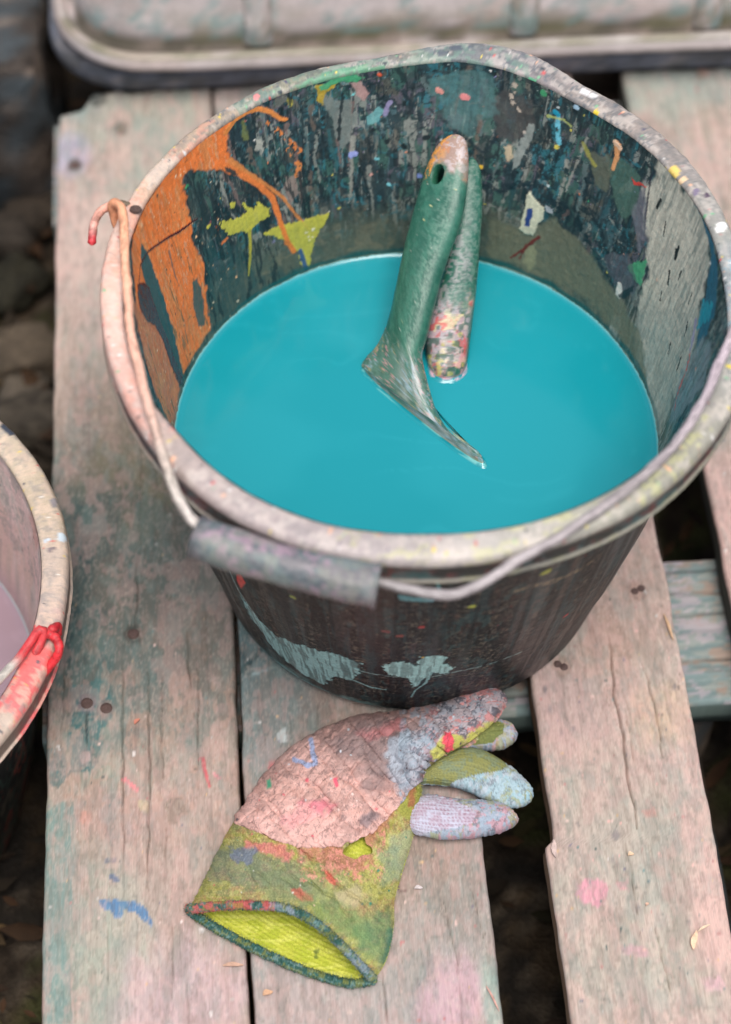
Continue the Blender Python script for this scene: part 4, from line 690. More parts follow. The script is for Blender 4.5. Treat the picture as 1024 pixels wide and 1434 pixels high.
def rim1(p, zz):
    c = rimtab(p, [(-180, (238, 196, 180)), (-170, (240, 200, 186)), (-155, (226, 184, 172)), (-140, (184, 168, 162)), (-120, (188, 174, 172)), (-100, (184, 172, 172)), (-80, (196, 190, 184)), (-60, (182, 180, 168)), (-40, (160, 158, 144)), (-25, (166, 164, 156)), (0, (150, 164, 172)), (15, (168, 170, 164)), (30, (156, 150, 146)), (45, (160, 150, 144)), (60, (148, 140, 136)), (72, (140, 134, 140)), (85, (110, 122, 124)), (95, (140, 138, 128)), (110, (134, 146, 130)), (125, (166, 156, 138)), (140, (186, 166, 146)), (155, (222, 190, 164)), (165, (232, 186, 164))])
    p.c[...] = c*.86; d = np.degrees(p.x/150); bk = sstep(20, 50, d)*sstep(165, 120, d)*.72+.22*sstep(-160, -130, d)+.04; p.layer((84, 88, 90), 5, 1.4, .60, 809, .05, .55, mask=bk); p.layer((120, 124, 126), 1.4, 1.4, .64, 808, .08, .3, mask=bk); p.layer((120, 120, 122), 7, 4, .56, 811, .06, .5, mask=bk); p.layer((214, 204, 196), 9, 5, .56, 812, .08, .4); p.layer((92, 102, 110), 4, 3, .64, 813, .03, .7, h=-.5, mask=bk)
    d = np.degrees(p.x/150); p.layer((226, 150, 130), 9, 5, .57, 814, .05, .55, mask=(abs(d) > 135)*.6); p.layer((104, 140, 126), 8, 5, .55, 815, .05, .5, mask=(d > 70)*(d < 130)*1.); p.layer((196, 196, 140), 10, 5, .6, 816, .05, .5, mask=(d < -30)*(d > -110)*1.)
    p.layer((140, 176, 190), 8, 5, .57, 817, .05, .6, mask=(d > -10)*(d < 12)*1.)
    k = (d > 98)*(d < 118)*(p.y < 4)*1.; p.layer((92, 160, 124), 9, 3, .5, 818, .06, .6, mask=k, h=.3)
    p.dots(420, [(226, 224, 222), (60, 70, 78), (200, 90, 90), (120, 180, 140), (220, 200, 90), (90, 90, 110), (230, 180, 150)], .3, 1.3, 819, (-471, 471, 0, 17), h=.4)
    for pt, c, r in (((820, 130), (222, 222, 224), 2.6), ((832, 135), (222, 222, 224), 2.2), ((1010, 320), (226, 226, 224), 4), ((835, 156), (226, 200, 70), 1.6), ((945, 240), (224, 196, 110), 3), ((957, 252), (226, 196, 160), 2.4), ((360, 137), (226, 140, 140), 2), ((745, 110), (100, 180, 140), 2.4), ((640, 68), (86, 94, 104), 3), ((620, 75), (92, 100, 108), 2.5), ((600, 70), (120, 128, 130), 3), ((990, 275), (80, 60, 84), 1.6), ((975, 270), (126, 116, 140), 2), ((790, 72), (170, 160, 170), 3)):
        Wq = plane_pt(np.array([pt], float), np.array([ZR]))[0]; a = math.atan2(Wq[1]-BY, Wq[0]-BX); rr = math.hypot(Wq[0]-BX, Wq[1]-BY)-ring(RI, np.array([a]))[0]
        p.dots(1, [c], r, r, int(pt[0]), (a*150, a*150, rr*1000, rr*1000), h=.4)
    # the skirt below the lip is bare dark plastic with old splashes, its lower ridge is caked again
    sk = sstep(.2172, .2160, zz)*sstep(.2058, .2068, zz); p.mix(sk*.95*(1-.75*(d > 170)-.75*(d < -158)), (34, 38, 40)); p.layer((120, 60, 60), 8, 5, .62, 830, .04, .7, mask=sk); p.layer((70, 110, 112), 9, 5, .6, 831, .04, .6, mask=sk)
    rg = sstep(.2062, .2056, zz)*(zz > .2043); p.mix(rg*.8, (120, 118, 106)); p.mix((zz <= .2043)*1., (34, 36, 38))
    p.g[...] = .4
bucket1 = bucket('paint_bucket', BX, BY, 0, 'large black bucket crusted with old paint, on the pallet, filled with teal paint', RI, RO, inner1, outer1, rim1, .1045, (-45, 218), (-172, 5))
# liquid paint (its own thing: it rests in the bucket)
def liquid(name, cx, cy, z, dz, tab, colr, label, swirl, seed):
    n = 200; m = 90; th = np.linspace(0, 2*np.pi, n, endpoint=False); f = 1-np.linspace(0, 1, m)**1.6; f = f[::-1]
    TH, Ff = np.meshgrid(th, f, indexing='ij'); r = r_in(TH, np.full_like(TH, z-dz), tab)+.0004
    X = r*Ff*np.cos(TH)+cx; Y = r*Ff*np.sin(TH)+cy; dist = r*(1-Ff)
    Z = z+.0019*np.exp(-dist/.0016)
    p = Paint(X*1000, Y*1000, colr)
    wx = fbm(p.x/40, p.y/40, seed, 3)*3; s_ = abs(fbm(p.x/90+wx*.5, p.y/22+wx*.4, seed+1, 2)-.5); p.mix(sstep(.07, .0, s_)*swirl*sstep(.35, .6, vn(p.x/30, p.y/30, seed+8)), np.array(lin(colr))*1.35+.02)
    p.mix(sstep(.35, .65, fbm(p.x/70, p.y/45, seed+20, 2))*.30, np.array(lin(colr))*1.18+.012); p.mix(sstep(.0016, .0002, dist)*.55, (150, 206, 206)); p.dots(12, [(150, 206, 206), (20, 110, 120)], .25, .6, seed+30)  # pale outer ring: meniscus highlight painted into the liquid's colour
    top = mk('surface', np.stack([X, Y, Z], -1), gridf(n, m, cu=True), m_liq(colr, name), None, p.rgba(), org=(cx, cy, dz+.004)) if False else None
    V = np.stack([X, Y, Z], -1)
    # lower body of the liquid down to near the bottom
    zb = np.linspace(z-dz, .006, 5)[1:]; side = np.stack([np.stack([(r_in(th, np.full(n, q), tab)-.0008)*np.cos(th)+cx, (r_in(th, np.full(n, q), tab)-.0008)*np.sin(th)+cy, np.full(n, q+dz)], -1) for q in zb], 1)
    V = np.concatenate([V, side], 1); C = np.concatenate([p.rgba(), np.tile(np.r_[lin(colr), 0], (n, 4, 1))], 1)
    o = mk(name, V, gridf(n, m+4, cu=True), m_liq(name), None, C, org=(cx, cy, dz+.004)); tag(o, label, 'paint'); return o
def m_liq(name):
    m, nt, b = new_mat(name+'_fluid'); at = node(nt, 'ShaderNodeAttribute', attribute_name='paint'); nt.links.new(at.outputs['Color'], b.inputs['Base Color'])
    b.inputs['Roughness'].default_value = .13; b.inputs['Specular IOR Level'].default_value = .5
    tc = node(nt, 'ShaderNodeTexCoord'); bp = node(nt, 'ShaderNodeBump'); bp.inputs['Strength'].default_value = .10; bp.inputs['Distance'].default_value = .001
    nt.links.new(nz(nt, tc.outputs['Object'], 18, 2, .5), bp.inputs['Height']); nt.links.new(bp.outputs[0], b.inputs['Normal']); return m
ZL = .1056
liq1 = liquid('teal_paint', BX, BY, ZL, 0, RI, TEAL, 'bright teal liquid paint filling the big black bucket, with the brushes standing in it', .16, 900)
# ------------------------------------------------------------------ bail of bucket 1
def at(px, z): return plane_pt(np.array([px], float), np.array([z]))[0]
def wirecol(stops, seed):
    def f(n, k):
        t = np.linspace(0, 1, n); c = np.array([lin(s_[1]) for s_ in stops]); tt = t+.06*(fbm(t*20, t*0, seed, 3)-.5)
        cc = np.stack([np.interp(tt, [s_[0] for s_ in stops], c[:, j]) for j in range(3)], -1)[:, None].repeat(k, 1)
        I, J = np.meshgrid(np.arange(n), np.arange(k), indexing='ij'); m = sstep(.56, .64, fbm(I*.25, 5+2*np.sin(J*2*np.pi/k), seed+3, 3))[..., None]
        cc = cc*(1-.35*m); return np.concatenate([cc, np.full((n, k, 1), .4)], -1)
    return f
left = [((165, 320), .213), ((160, 304), .2180), ((157, 291), .2235), ((162, 284), .2285), ((170, 292), .2290), ((174, 310), .2285), ((175, 350), .2285), ((178, 400), .2285), ((184, 460), .2285), ((196, 520), .2280), ((210, 575), .2270), ((226, 630), .2250), ((243, 680), .2225), ((262, 718), .2190), ((285, 742), .2160)]
pathL = catmull([at(*q) for q in left], 150); kink = lambda P, s_: P+np.stack([fbm(np.arange(len(P))*.09, np.full(len(P), k*9.), s_, 3)-.5 for k in range(3)], -1)*.0016; pathL = kink(pathL, 3)
tubeobj('handle_wire', pathL, .0022, m_wire, bucket1, wirecol([(0, (222, 150, 110)), (.2, (238, 176, 142)), (.5, (236, 182, 160)), (.7, (214, 176, 160)), (.85, (196, 186, 176)), (1, (214, 206, 200))], 3), 12, .35, 3)
right = [((520, 813), .2120), ((560, 823), .2125), ((600, 831), .2130), ((636, 833), .2145), ((676, 817), .2175), ((730, 783), .2215), ((790, 748), .2255), ((850, 706), .2275), ((906, 662), .2285), ((950, 616), .2285), ((985, 560), .2285), ((1012, 500), .2285), ((1034, 450), .2285), ((1050, 425), .2270), ((1058, 420), .222), ((1056, 432), .216)]
pathR = kink(catmull([at(*q) for q in right], 170), 5)
tubeobj('handle_wire', pathR, .0022, m_wire, bucket1, wirecol([(0, (150, 146, 146)), (.2, (176, 168, 170)), (.5, (160, 152, 154)), (.8, (190, 176, 184)), (1, (196, 184, 180))], 5), 12, .35, 5)
hook = catmull([at(*q) for q in [((187, 293), .2190), ((178, 288), .2205), ((165, 286), .2215), ((151, 290), .2210), ((140, 297), .2190), ((133, 310), .2150), ((130, 325), .2120), ((129, 340), .2090)]], 60)
tubeobj('wire_hook', hook, .0021, m_wire, bucket1, wirecol([(0, (96, 84, 66)), (.25, (110, 96, 76)), (.35, (232, 170, 148)), (.8, (226, 168, 156)), (.88, (206, 70, 78)), (1, (200, 52, 60))], 7), 12, .3, 7)
# dark pivot hole in the rim
pv = at((190, 292), .2235); an = np.linspace(0, 2*np.pi, 20, endpoint=False)
G = np.stack([np.stack([pv[0]+r_*np.cos(an)*1.3, pv[1]+r_*np.sin(an), pv[2]+z_+0*an], -1) for r_, z_ in ((.0001, -.0006), (.0010, -.0004), (.0016, .0006), (.0021, .0002), (.0024, -.0012))])
mk('pivot_eye', G, gridf(5, 20, cv=True, flip=True), m_iron, bucket1)
# plastic grip
ga = at((276, 752), .2140); gb = at((530, 820), .2110); gax = (gb-ga)/np.linalg.norm(gb-ga); n = 110; k = 40
bow = np.array([0, -1., 0])-gax*(-gax[1]); bow /= np.linalg.norm(bow)
s_ = np.linspace(0, 1, n); ctr = ga+(gb-ga)*s_[:, None]+bow*(.0025*np.sin(np.pi*s_))[:, None]
rad = .0092+.0010*np.exp(-s_/.02)+.0014*np.exp(-(1-s_)/.02)+.0004*np.sin(s_*9)
G, _ = tube(ctr, rad, k, cap=False)
I, J = np.meshgrid(s_*82, np.linspace(0, 2*np.pi*9.2, k, endpoint=False), indexing='ij'); p = Paint(I, J, (112, 112, 118))
p.layer((150, 146, 150), 20, 7, .5, 701, .15, .7); p.layer((112, 136, 136), 14, 8, .56, 702, .10, .6); p.layer((78, 94, 102), 16, 3, .6, 703, .05, .6); p.layer((182, 150, 170), 7, 6, .62, 704, .05, .7)
p.layer((156, 158, 146), 9, 8, .62, 705, .1, .4); p.mix(sstep(5, 1, I)*.6, (60, 70, 76)); c = G.mean(1, keepdims=True); G = c+(G-c)*(1+.06*(fbm(I/6, J/6, 706, 3)-.5)[..., None])
inner_r = G[:, :]*.0; Gi = c+(G-c)*.42; P = np.concatenate([G, Gi[::-1]], 0); p.c *= .8; p.g[...] = 1.; C = np.concatenate([p.rgba(), np.tile(np.r_[lin((60, 66, 70)), .2], (n, k, 1))], 0)
mk('grip', P, gridf(2*n, k, cu=True, cv=True, flip=False), m_wire, bucket1, C)
# ------------------------------------------------------------------ brushes
L1 = at((508, 513), ZL); L2 = at((665, 651), ZL); TT_ = at((640, 193), .186)
def brush_plane(a, b, c):
    nrm = np.cross(b-a, c-a); nrm /= np.linalg.norm(nrm)
    if nrm@(CAM-a) < 0: nrm = -nrm
    return a, nrm
def onplane(pts, a, nrm):
    pts = np.asarray(pts, float); d = fw+((pts[:, :1]-CW/2)/F)*RT+((CH/2-pts[:, 1:2])/F)*UP; t = ((a-CAM)@nrm)/(d@nrm); return CAM+d*t[:, None]
def loft(Lp, Rp, th, nrm, n, k, expo=2.3):
    """rounded flat body between two outline curves lying in a plane"""
    Lc = catmull(Lp, n); Rc = catmull(Rp, n); thv = np.interp(np.linspace(0, 1, n), np.linspace(0, 1, len(th)), th)
    c = (Lc+Rc)/2; h = (Rc-Lc)/2; an = np.linspace(0, 2*np.pi, k, endpoint=False); ca = np.sign(np.cos(an))*abs(np.cos(an))**(2/expo); sa = np.sign(np.sin(an))*abs(np.sin(an))**(2/expo)
    return c[:, None]+ca[None, :, None]*h[:, None]+sa[None, :, None]*thv[:, None, None]*nrm, an
def closed(G, name, mat, parent, C, org=None, flip=False):
    n, k = G.shape[:2]; V = np.vstack([G.reshape(-1, 3), G[0].mean(0), G[-1].mean(0)]); C2 = np.vstack([C.reshape(-1, 4), C[0].mean(0), C[-1].mean(0)]); f = gridf(n, k, cv=True).tolist()
    f += [[(j+1) % k, j, n*k] for j in range(k)]+[[(n-1)*k+j, (n-1)*k+(j+1) % k, n*k+1] for j in range(k)]
    if flip: f = [q[::-1] for q in f]
    return mk(name, V, f, mat, parent, C2, org=org)
GRN = (38, 94, 80)
def brush(Lpx, Rpx, th, a, nrm, label, tintfn, flare=None, ext=None):
    t = thing('paint_brush', tuple(at((590, 560), ZL)-np.array([0, 0, .08])), label, 'brush', 'brushes standing in the teal paint')
    Lw = onplane(Lpx, a, nrm); Rw = onplane(Rpx, a, nrm)
    if ext is not None:                 # the part under the paint carries on along the outline
        Lw = np.vstack([Lw, Lw[-1]+ext[0]]); Rw = np.vstack([Rw, Rw[-1]+ext[1]]); 
    n, k = 420, 72; G, an = loft(Lw, Rw, th, nrm, n, k); ln = np.linalg.norm(G[-1].mean(0)-G[0].mean(0))*1000
    I, J = np.meshgrid(np.linspace(0, ln, n), np.cos(an), indexing='ij'); _, Sg = np.meshgrid(np.arange(n), np.sin(an), indexing='ij')
    hw_ = np.linalg.norm(G[:, 0]-G[:, k//2], axis=1)[:, None]*500; p = Paint(I, J*hw_+np.where(Sg < 0, 60, 0), GRN); tintfn(p, J, Sg, ln, G)
    N = normals(G, cv=True); c = G.mean(1, keepdims=True); s = np.sign(((G-c)*N).sum(-1, keepdims=True)); N = N*s
    G = G+N*(p.h*.0005+.00025*(fbm(I/4, J*3+7, 33, 3)-.5))[..., None]
    return t, G, p
# front brush
Lpx = [(640, 189), (630, 191), (618, 200), (608, 216), (598, 240), (588, 270), (580, 300), (572, 330), (565, 362), (557, 400), (549, 436), (540, 462), (528, 484), (514, 500), (507, 511), (511, 520)]
Rpx = [(643, 189), (650, 194), (654, 206), (655, 232), (653, 262), (648, 295), (640, 325), (628, 356), (617, 388), (609, 420), (602, 450), (594, 480), (589, 505), (600, 547), (614, 584), (637, 613), (674, 638)]
a0, n0 = brush_plane(L1, L2, TT_)
def tint1(p, J, Sg, ln, G):
    I = p.x; p.layer((60, 120, 102), 12, 5, .5, 851, .1, .6); dust = fbm(I/1.1, p.y/1.1, 852, 3); side = sstep(-.1, .5, J)*sstep(.95, .5, J)
    p.mix(sstep(.35, .75, dust)*(.34*side+.10), (128, 162, 146));  # pale dust, strengthened right of centre as a painted highlight
    tp = sstep(24, 14, I+(fbm(I/4, p.y/4, 853, 3)-.5)*14); p.mix(tp*.9, (168, 140, 130)); p.layer((206, 150, 90), 4, 3, .55, 854, .05, .8, mask=tp*sstep(.1, -.3, J)); p.layer((186, 176, 178), 3, 3, .58, 855, .05, .8, mask=tp); p.layer((200, 130, 84), 3, 3, .66, 856, .06, .6, mask=tp)
    e = sstep(34, 26, I)*(J < -.5); p.mix(e*sstep(.4, .5, fbm(I/2, p.y/2, 857, 3)), (214, 150, 76), h=.4)
    lo = sstep(ZL+.021, ZL+.013, G[..., 2]+(fbm(I/4, p.y/4, 858, 3)-.5)*.008); p.mix(lo*.75, (92, 130, 118)); p.layer((176, 178, 180), 5, 5, .44, 859, .16, .8, mask=lo*sstep(-.3, .25, J)*sstep(1., .6, J), warp=1); p.layer((176, 164, 118), 11, 9, .64, 860, .06, .7, mask=lo, warp=3); p.layer((48, 84, 76), 11, 9, .60, 861, .10, .5, mask=lo, warp=3); p.layer((150, 184, 200), 9, 8, .64, 862, .06, .6, mask=lo, warp=3); p.layer((206, 150, 156), 3, 3, .70, 863, .04, .7, mask=lo, warp=3)  # pale grey in the middle of the flare is a painted highlight
    p.mix(sstep(ZL+.003, ZL+.0005, G[..., 2])*.7, (176, 176, 140)); p.mix(sstep(ZL+.0012, ZL, G[..., 2])*.6, (60, 150, 160)); p.dots(50, [(194, 196, 186), (60, 100, 80), (170, 176, 130)], .2, .6, 864, (0, ln, -10, 10), h=.3)
    p.g[...] = .35+.4*lo
down = at((600, 600), ZL)-TT_; down[2] = -.045; 
th1 = [.0015, .0050, .0062, .0066, .0068, .0070, .0072, .0074, .0074, .0072, .0070, .0066, .0062, .0056, .0048, .0042, .0042]
t1, G1, p1 = brush(Lpx, Rpx, th1, a0, n0, 'green plastic brush with a hole in its handle, standing in front in the teal paint', tint1, ext=(np.array([.004, -.012, -.018]), np.array([.004, -.012, -.018])))
hb = closed(G1, 'handle', m_brush, t1, p1.rgba())
# the hanging hole: cut with a temporary cutter
hc = onplane([(620, 248)], a0, n0)[0]; up_ = (TT_-onplane([(575, 450)], a0, n0)[0]); up_ /= np.linalg.norm(up_); sd_ = np.cross(n0, up_)
cut = closed(np.stack([np.stack([hc+n0*h_+(sd_*.0037*math.cos(q)+up_*.0054*math.sin(q)) for q in np.linspace(0, 2*np.pi, 24, endpoint=False)]) for h_ in (-.02, .02)]), 'cutter', m_brush, None, np.tile([*lin((30, 70, 56)), .2], (2, 24, 1)))
import bmesh
for ob in (cut, hb):
    bm = bmesh.new(); bm.from_mesh(ob.data); bmesh.ops.recalc_face_normals(bm, faces=bm.faces); bm.to_mesh(ob.data); bm.free()
cut.location = -ORG[hb]+np.array(cut.location) if False else cut.location
md = hb.modifiers.new('b', 'BOOLEAN'); md.object = cut; md.operation = 'DIFFERENCE'; md.solver = 'EXACT'
bpy.context.view_layer.update(); dg = bpy.context.evaluated_depsgraph_get(); nm = bpy.data.meshes.new_from_object(hb.evaluated_get(dg)); hb.modifiers.clear(); hb.data = nm
ca_ = nm.color_attributes['paint']; cv_ = np.empty(len(ca_.data)*4, np.float32); ca_.data.foreach_get('color', cv_); cv_ = cv_.reshape(-1, 4); cv_[cv_[:, :3].min(1) > .98] = (*lin((38, 92, 72)), .1); ca_.data.foreach_set('color', cv_.ravel())
bpy.data.objects.remove(cut)
# submerged ferrule and bristles of the front brush, below the paint surface
sm = onplane([(511, 520), (674, 638)], a0, n0)+np.array([.004, -.012, -.018])
def sub_block(name, a, b, d, th, mat, parent, colr, nrm):
    n, k = 8, 16; an = np.linspace(0, 2*np.pi, k, endpoint=False); c = (a+b)/2; h = (b-a)/2
    G = np.stack([c+d*f+(np.sign(np.cos(an))*abs(np.cos(an))**.6)[:, None]*h*(1-.1*f)+(np.sign(np.sin(an))*abs(np.sin(an))**.8)[:, None]*nrm*th*(1-.4*f) for f in np.linspace(0, 1, n)])
    return closed(G, name, mat, parent, np.tile([*lin(colr), .2], (n, k, 1)))
sub_block('ferrule', sm[0], sm[1], np.array([.003, -.010, -.014]), .006, m_iron, t1, (120, 120, 120), n0)
sub_block('bristles', sm[0]+np.array([.004, -.010, -.014]), sm[1]+np.array([.002, -.010, -.014]), np.array([.004, -.016, -.030]), .007, m_leaf, t1, (60, 130, 130), n0)
# rear brush
Lp2 = [(660, 221), (654, 226), (646, 238), (640, 262), (636, 300), (630, 340), (622, 380), (612, 414), (603, 446), (598, 476), (599, 500), (604, 524)]
Rp2 = [(662, 221), (668, 227), (673, 240), (675, 262), (675, 300), (672, 340), (669, 380), (666, 414), (662, 446), (658, 476), (655, 500), (650, 524)]
B1 = at((628, 512), ZL); B2 = at((655, 500), ZL+.002); TB = at((664, 222), .174)
a2, n2 = brush_plane(B1, B2, TB)
def tint2(p, J, Sg, ln, G):
    I = p.x; p.layer((56, 112, 98), 12, 5, .5, 871, .1, .6); dust = fbm(I/1.1, p.y/1.1, 872, 3); p.mix(sstep(.42, .66, dust)*.4*sstep(-.7, .1, J), (126, 150, 140))
    lft = sstep(.35, -.1, J+(fbm(I/7, p.y/5, 873, 4)-.5)*1.4)*sstep(25, 45, I); p.mix(lft*.55*sstep(.35, .6, fbm(I/1.5, p.y/1.5, 899, 3)), (150, 148, 152), h=.5)
    lo = sstep(ZL+.030, ZL+.020, G[..., 2]+(fbm(I/4, p.y/4, 879, 3)-.5)*.012)
    for k, (c, th) in enumerate((((196, 110, 114), .54), ((190, 186, 100), .60), ((176, 166, 174), .52), ((44, 92, 82), .56), ((200, 150, 156), .60), ((210, 200, 160), .64), ((200, 84, 84), .64))): p.layer(c, 8, 7, th, 880+k, .05, .8, mask=lo*sstep(.95, .6, J), h=.2, warp=1.5)
    p.mix(sstep(ZL+.003, ZL, G[..., 2])*.5, (206, 160, 176)); p.g[...] = .3
t2, G2, p2 = brush(Lp2, Rp2, [.001, .0050, .0056, .0062, .0066, .0070, .0074, .0078, .0080, .0080, .0078, .0074, .0066], a2, n2, 'second green brush, caked with pink and yellow paint, standing behind the one with the hole', tint2, ext=(np.array([.004, -.010, -.022]), np.array([-.004, -.010, -.022])))
h2 = closed(G2, 'handle', m_brush, t2, p2.rgba())
bm = bmesh.new(); bm.from_mesh(h2.data); bmesh.ops.recalc_face_normals(bm, faces=bm.faces); bm.to_mesh(h2.data); bm.free()
b2c = G2[-1].mean(0); sub_block('bristles', b2c-np.array([.022, 0, 0]), b2c+np.array([.022, 0, 0]), np.array([0, -.012, -.035]), .007, m_leaf, t2, (60, 130, 130), n2)
def contact(name, G, cpal, seed):
    k = G.shape[1]; L0 = []; L1_ = []
    for j in range(k):
        zc = G[:, j, 2]
        def cross(h):
            i = np.where((zc[:-1] > h) & (zc[1:] <= h))[0]
            if len(i) == 0: return None
            i = i[-1]; f = (zc[i]-h)/(zc[i]-zc[i+1]+1e-12); return G[i, j]+(G[i+1, j]-G[i, j])*f
        a, b = cross(ZL+.0013), cross(ZL)
        if a is None or b is None: continue
        L0.append(a); L1_.append(b)
    L0 = np.array(L0); L1_ = np.array(L1_); n = len(L0); T = np.roll(L1_, -1, 0)-np.roll(L1_, 1, 0); O = np.stack([T[:, 1], -T[:, 0], 0*T[:, 0]], 1); O /= np.linalg.norm(O, axis=1)[:, None]+1e-9
    if ((L1_-L1_.mean(0))*O).sum() < 0: O = -O
    wv = 1+.6*(fbm(np.arange(n)*.3, np.zeros(n), seed, 3)-.5)[:, None]; rings = [L0, L1_+O*.0003*wv+[0, 0, .0006], L1_+O*.0008*wv+[0, 0, .0003], L1_+O*.0016*wv+[0, 0, .00008], L1_+O*.0024*wv+[0, 0, -.0004]]
    P = np.stack(rings); I, J = np.meshgrid(np.arange(5), np.arange(n), indexing='ij'); C = np.empty((5, n, 4)); C[..., 3] = .8
    C[..., :3] = lin(TEAL)*1.0; m = sstep(.45, .6, fbm(J*.25, I*.6, seed+1, 3))[..., None]*np.array([1, .9, .5, 0, 0])[:, None, None]
    C[..., :3] += (lin(cpal)-C[..., :3])*m
    mk(name, P, gridf(5, n, cv=True), m_liq('paint_edge'), liq1, C)
contact('paint_edge', G1, (120, 196, 196), 31); contact('paint_edge', G2, (222, 176, 190), 37)
# ------------------------------------------------------------------ second bucket, on the ground at the left
CX2, CY2, DZ2 = -.3022, .5504, -.1416
RI2 = np.array([(-180, .1400), (0, .1400), (90, .1400)]); RO2 = np.array([(-180, .1530), (-60, .1545), (-20, .1538), (0, .1530), (20, .1545), (60, .1537), (90, .1537)])
Wp2 = lambda pts: px2wall(pts, True, CX2, CY2, DZ2, RI2)
def inner2(p):
    p.mix(np.ones(p.x.shape), (208, 184, 178)); p.layer((178, 172, 162), 12, 20, .52, 901, .08, .7); p.layer((196, 166, 152), 8, 22, .56, 902, .06, .6); p.layer((196, 166, 160), 9, 18, .58, 903, .08, .6); p.layer((120, 128, 122), 6, 8, .62, 904, .04, .5)
    p.mix(sstep(214, 219, p.y+(fbm(p.x/8, p.y/8, 9, 3)-.5)*6)*.5, (116, 120, 116)); p.stroke(Wp2([(50, 700), (52, 706)]), 3, (222, 196, 80), .3, .6); p.poly(Wp2([(48, 715), (58, 760), (50, 770), (40, 720)]), (184, 120, 104), 1.5, 3, 5, .4, seed=5)
    p.mix(sstep(135, 118, p.y)*.6, (150, 126, 136)); p.dots(200, [(120, 80, 80), (220, 200, 190), (110, 110, 110)], .3, 1.2, 905, (-60, 90, 140, 219))
def outer2(p):
    p.mix(np.ones(p.x.shape), (36, 36, 34)); p.layer((90, 84, 72), 8, 18, .58, 911, .05, .6); p.layer((120, 60, 52), 9, 20, .62, 912, .04, .7); p.layer((60, 80, 70), 8, 16, .6, 913, .04, .6); p.dots(300, [(150, 140, 126), (176, 60, 60), (90, 110, 100)], .3, 1.4, 914, (-330, 60, 5, 205))
def rim2(p, zz):
    c = rimtab(p, [(-180, (198, 180, 168)), (-90, (190, 110, 116)), (-60, (204, 96, 104)), (-42, (214, 76, 82)), (-36, (190, 172, 158)), (-29, (190, 172, 158)), (-26, (226, 112, 112)), (-12, (224, 110, 108)), (-8, (196, 168, 160)), (0, (190, 172, 162)), (25, (188, 172, 150)), (60, (196, 184, 166)), (100, (198, 184, 170))])
    p.c[...] = c; p.layer((150, 144, 140), 6, 5, .57, 921, .05, .6); p.layer((214, 190, 170), 6, 5, .58, 922, .05, .5)
    d = np.degrees(p.x/150); red = (d < -34)*(d > -110)*1.; p.layer((202, 40, 48), 12, 4, .50, 923, .05, .9, mask=red*(p.y > 8)); p.layer((222, 150, 160), 10, 5, .50, 924, .05, .6, mask=red*(p.y < 10))
    p.mix(sstep(.2172, .2160, zz)*sstep(.2058, .2068, zz)*.8, (60, 50, 46)); p.layer((196, 40, 44), 9, 5, .50, 925, .05, .9, mask=red*(zz < .217)); p.mix((zz <= .2043)*1., (34, 36, 38))
    for pt, c, r in (((12, 600), (58, 66, 80), 4), ((16, 603), (58, 66, 80), 4), ((88, 753), (196, 210, 220), 2.6), ((85, 752), (196, 210, 220), 2.2), ((66, 758), (200, 210, 220), 1.4), ((76, 705), (140, 134, 136), 3), ((72, 771), (128, 116, 118), 1.8)):
        Wq = plane_pt(np.array([pt], float), np.array([ZR+DZ2]))[0]; a = math.atan2(Wq[1]-CY2, Wq[0]-CX2); rr = math.hypot(Wq[0]-CX2, Wq[1]-CY2)-ring(RI2, np.array([a]))[0]; p.dots(1, [c], r, r, int(pt[0]), (a*150, a*150, rr*1000, rr*1000), h=.4)
    a = np.radians(-10)*150; p.stroke(np.array([(a-2, 0), (a+3, 6), (a-1, 14)]), 1.8, (206, 44, 52), .3, .4, .95, h=.8); p.stroke(np.array([(a+8, 0), (a+2, 3)]), 1.4, (210, 60, 66), .3, .4, .9, h=.6)
    p.dots(160, [(230, 226, 220), (90, 90, 96), (206, 60, 66), (226, 200, 90)], .3, 1.2, 926, (-200, 300, 0, 17), h=.4); p.g[...] = .4
bucket2 = bucket('paint_bucket', CX2, CY2, DZ2, 'pink and red splashed bucket standing on the ground against the left side of the pallet', RI2, RO2, inner2, outer2, rim2, .15, (-60, 100), (-120, 60))
zl2 = px2wall([(30, 862)], True, CX2, CY2, DZ2, RI2)[0][1]/1000; print('mauve level', zl2)
liquid('mauve_paint', CX2, CY2, DZ2+zl2, DZ2, RI2, (140, 120, 130), 'pale mauve liquid paint inside the pink and red splashed bucket at the left edge', .3, 950)
RZ = DZ2+ZR
ph_ = at((56, 892), RZ+.003); th_h = math.atan2(ph_[1]-CY2, ph_[0]-CX2); st_ = at((-20, 972), RZ+.004); th_s = math.atan2(st_[1]-CY2, st_[0]-CX2); r_s = math.hypot(st_[0]-CX2, st_[1]-CY2)
arcp = [np.array([CX2+(r_s+(.152-r_s)*f**3)*math.cos(a_), CY2+(r_s+(.152-r_s)*f**3)*math.sin(a_), RZ+.004-.003*f**6]) for f in np.linspace(1, .06, 16) for a_ in [th_s+(th_h-math.pi-th_s)*f]]
w2 = catmull(arcp+[at(*q) for q in [((-20, 972), RZ+.004), ((10, 940), RZ+.004), ((28, 920), RZ+.004), ((42, 900), RZ+.005), ((50, 888), RZ+.007), ((58, 881), RZ+.009), ((62, 886), RZ+.007), ((57, 900), RZ+.003), ((50, 914), RZ+.001)]], 260)
tubeobj('handle_wire', w2, .0022, m_wire, bucket2, wirecol([(0, (150, 130, 120)), (.5, (176, 168, 156)), (.90, (190, 184, 176)), (.93, (204, 60, 66)), (1, (206, 72, 76))], 13), 12, .3, 13)
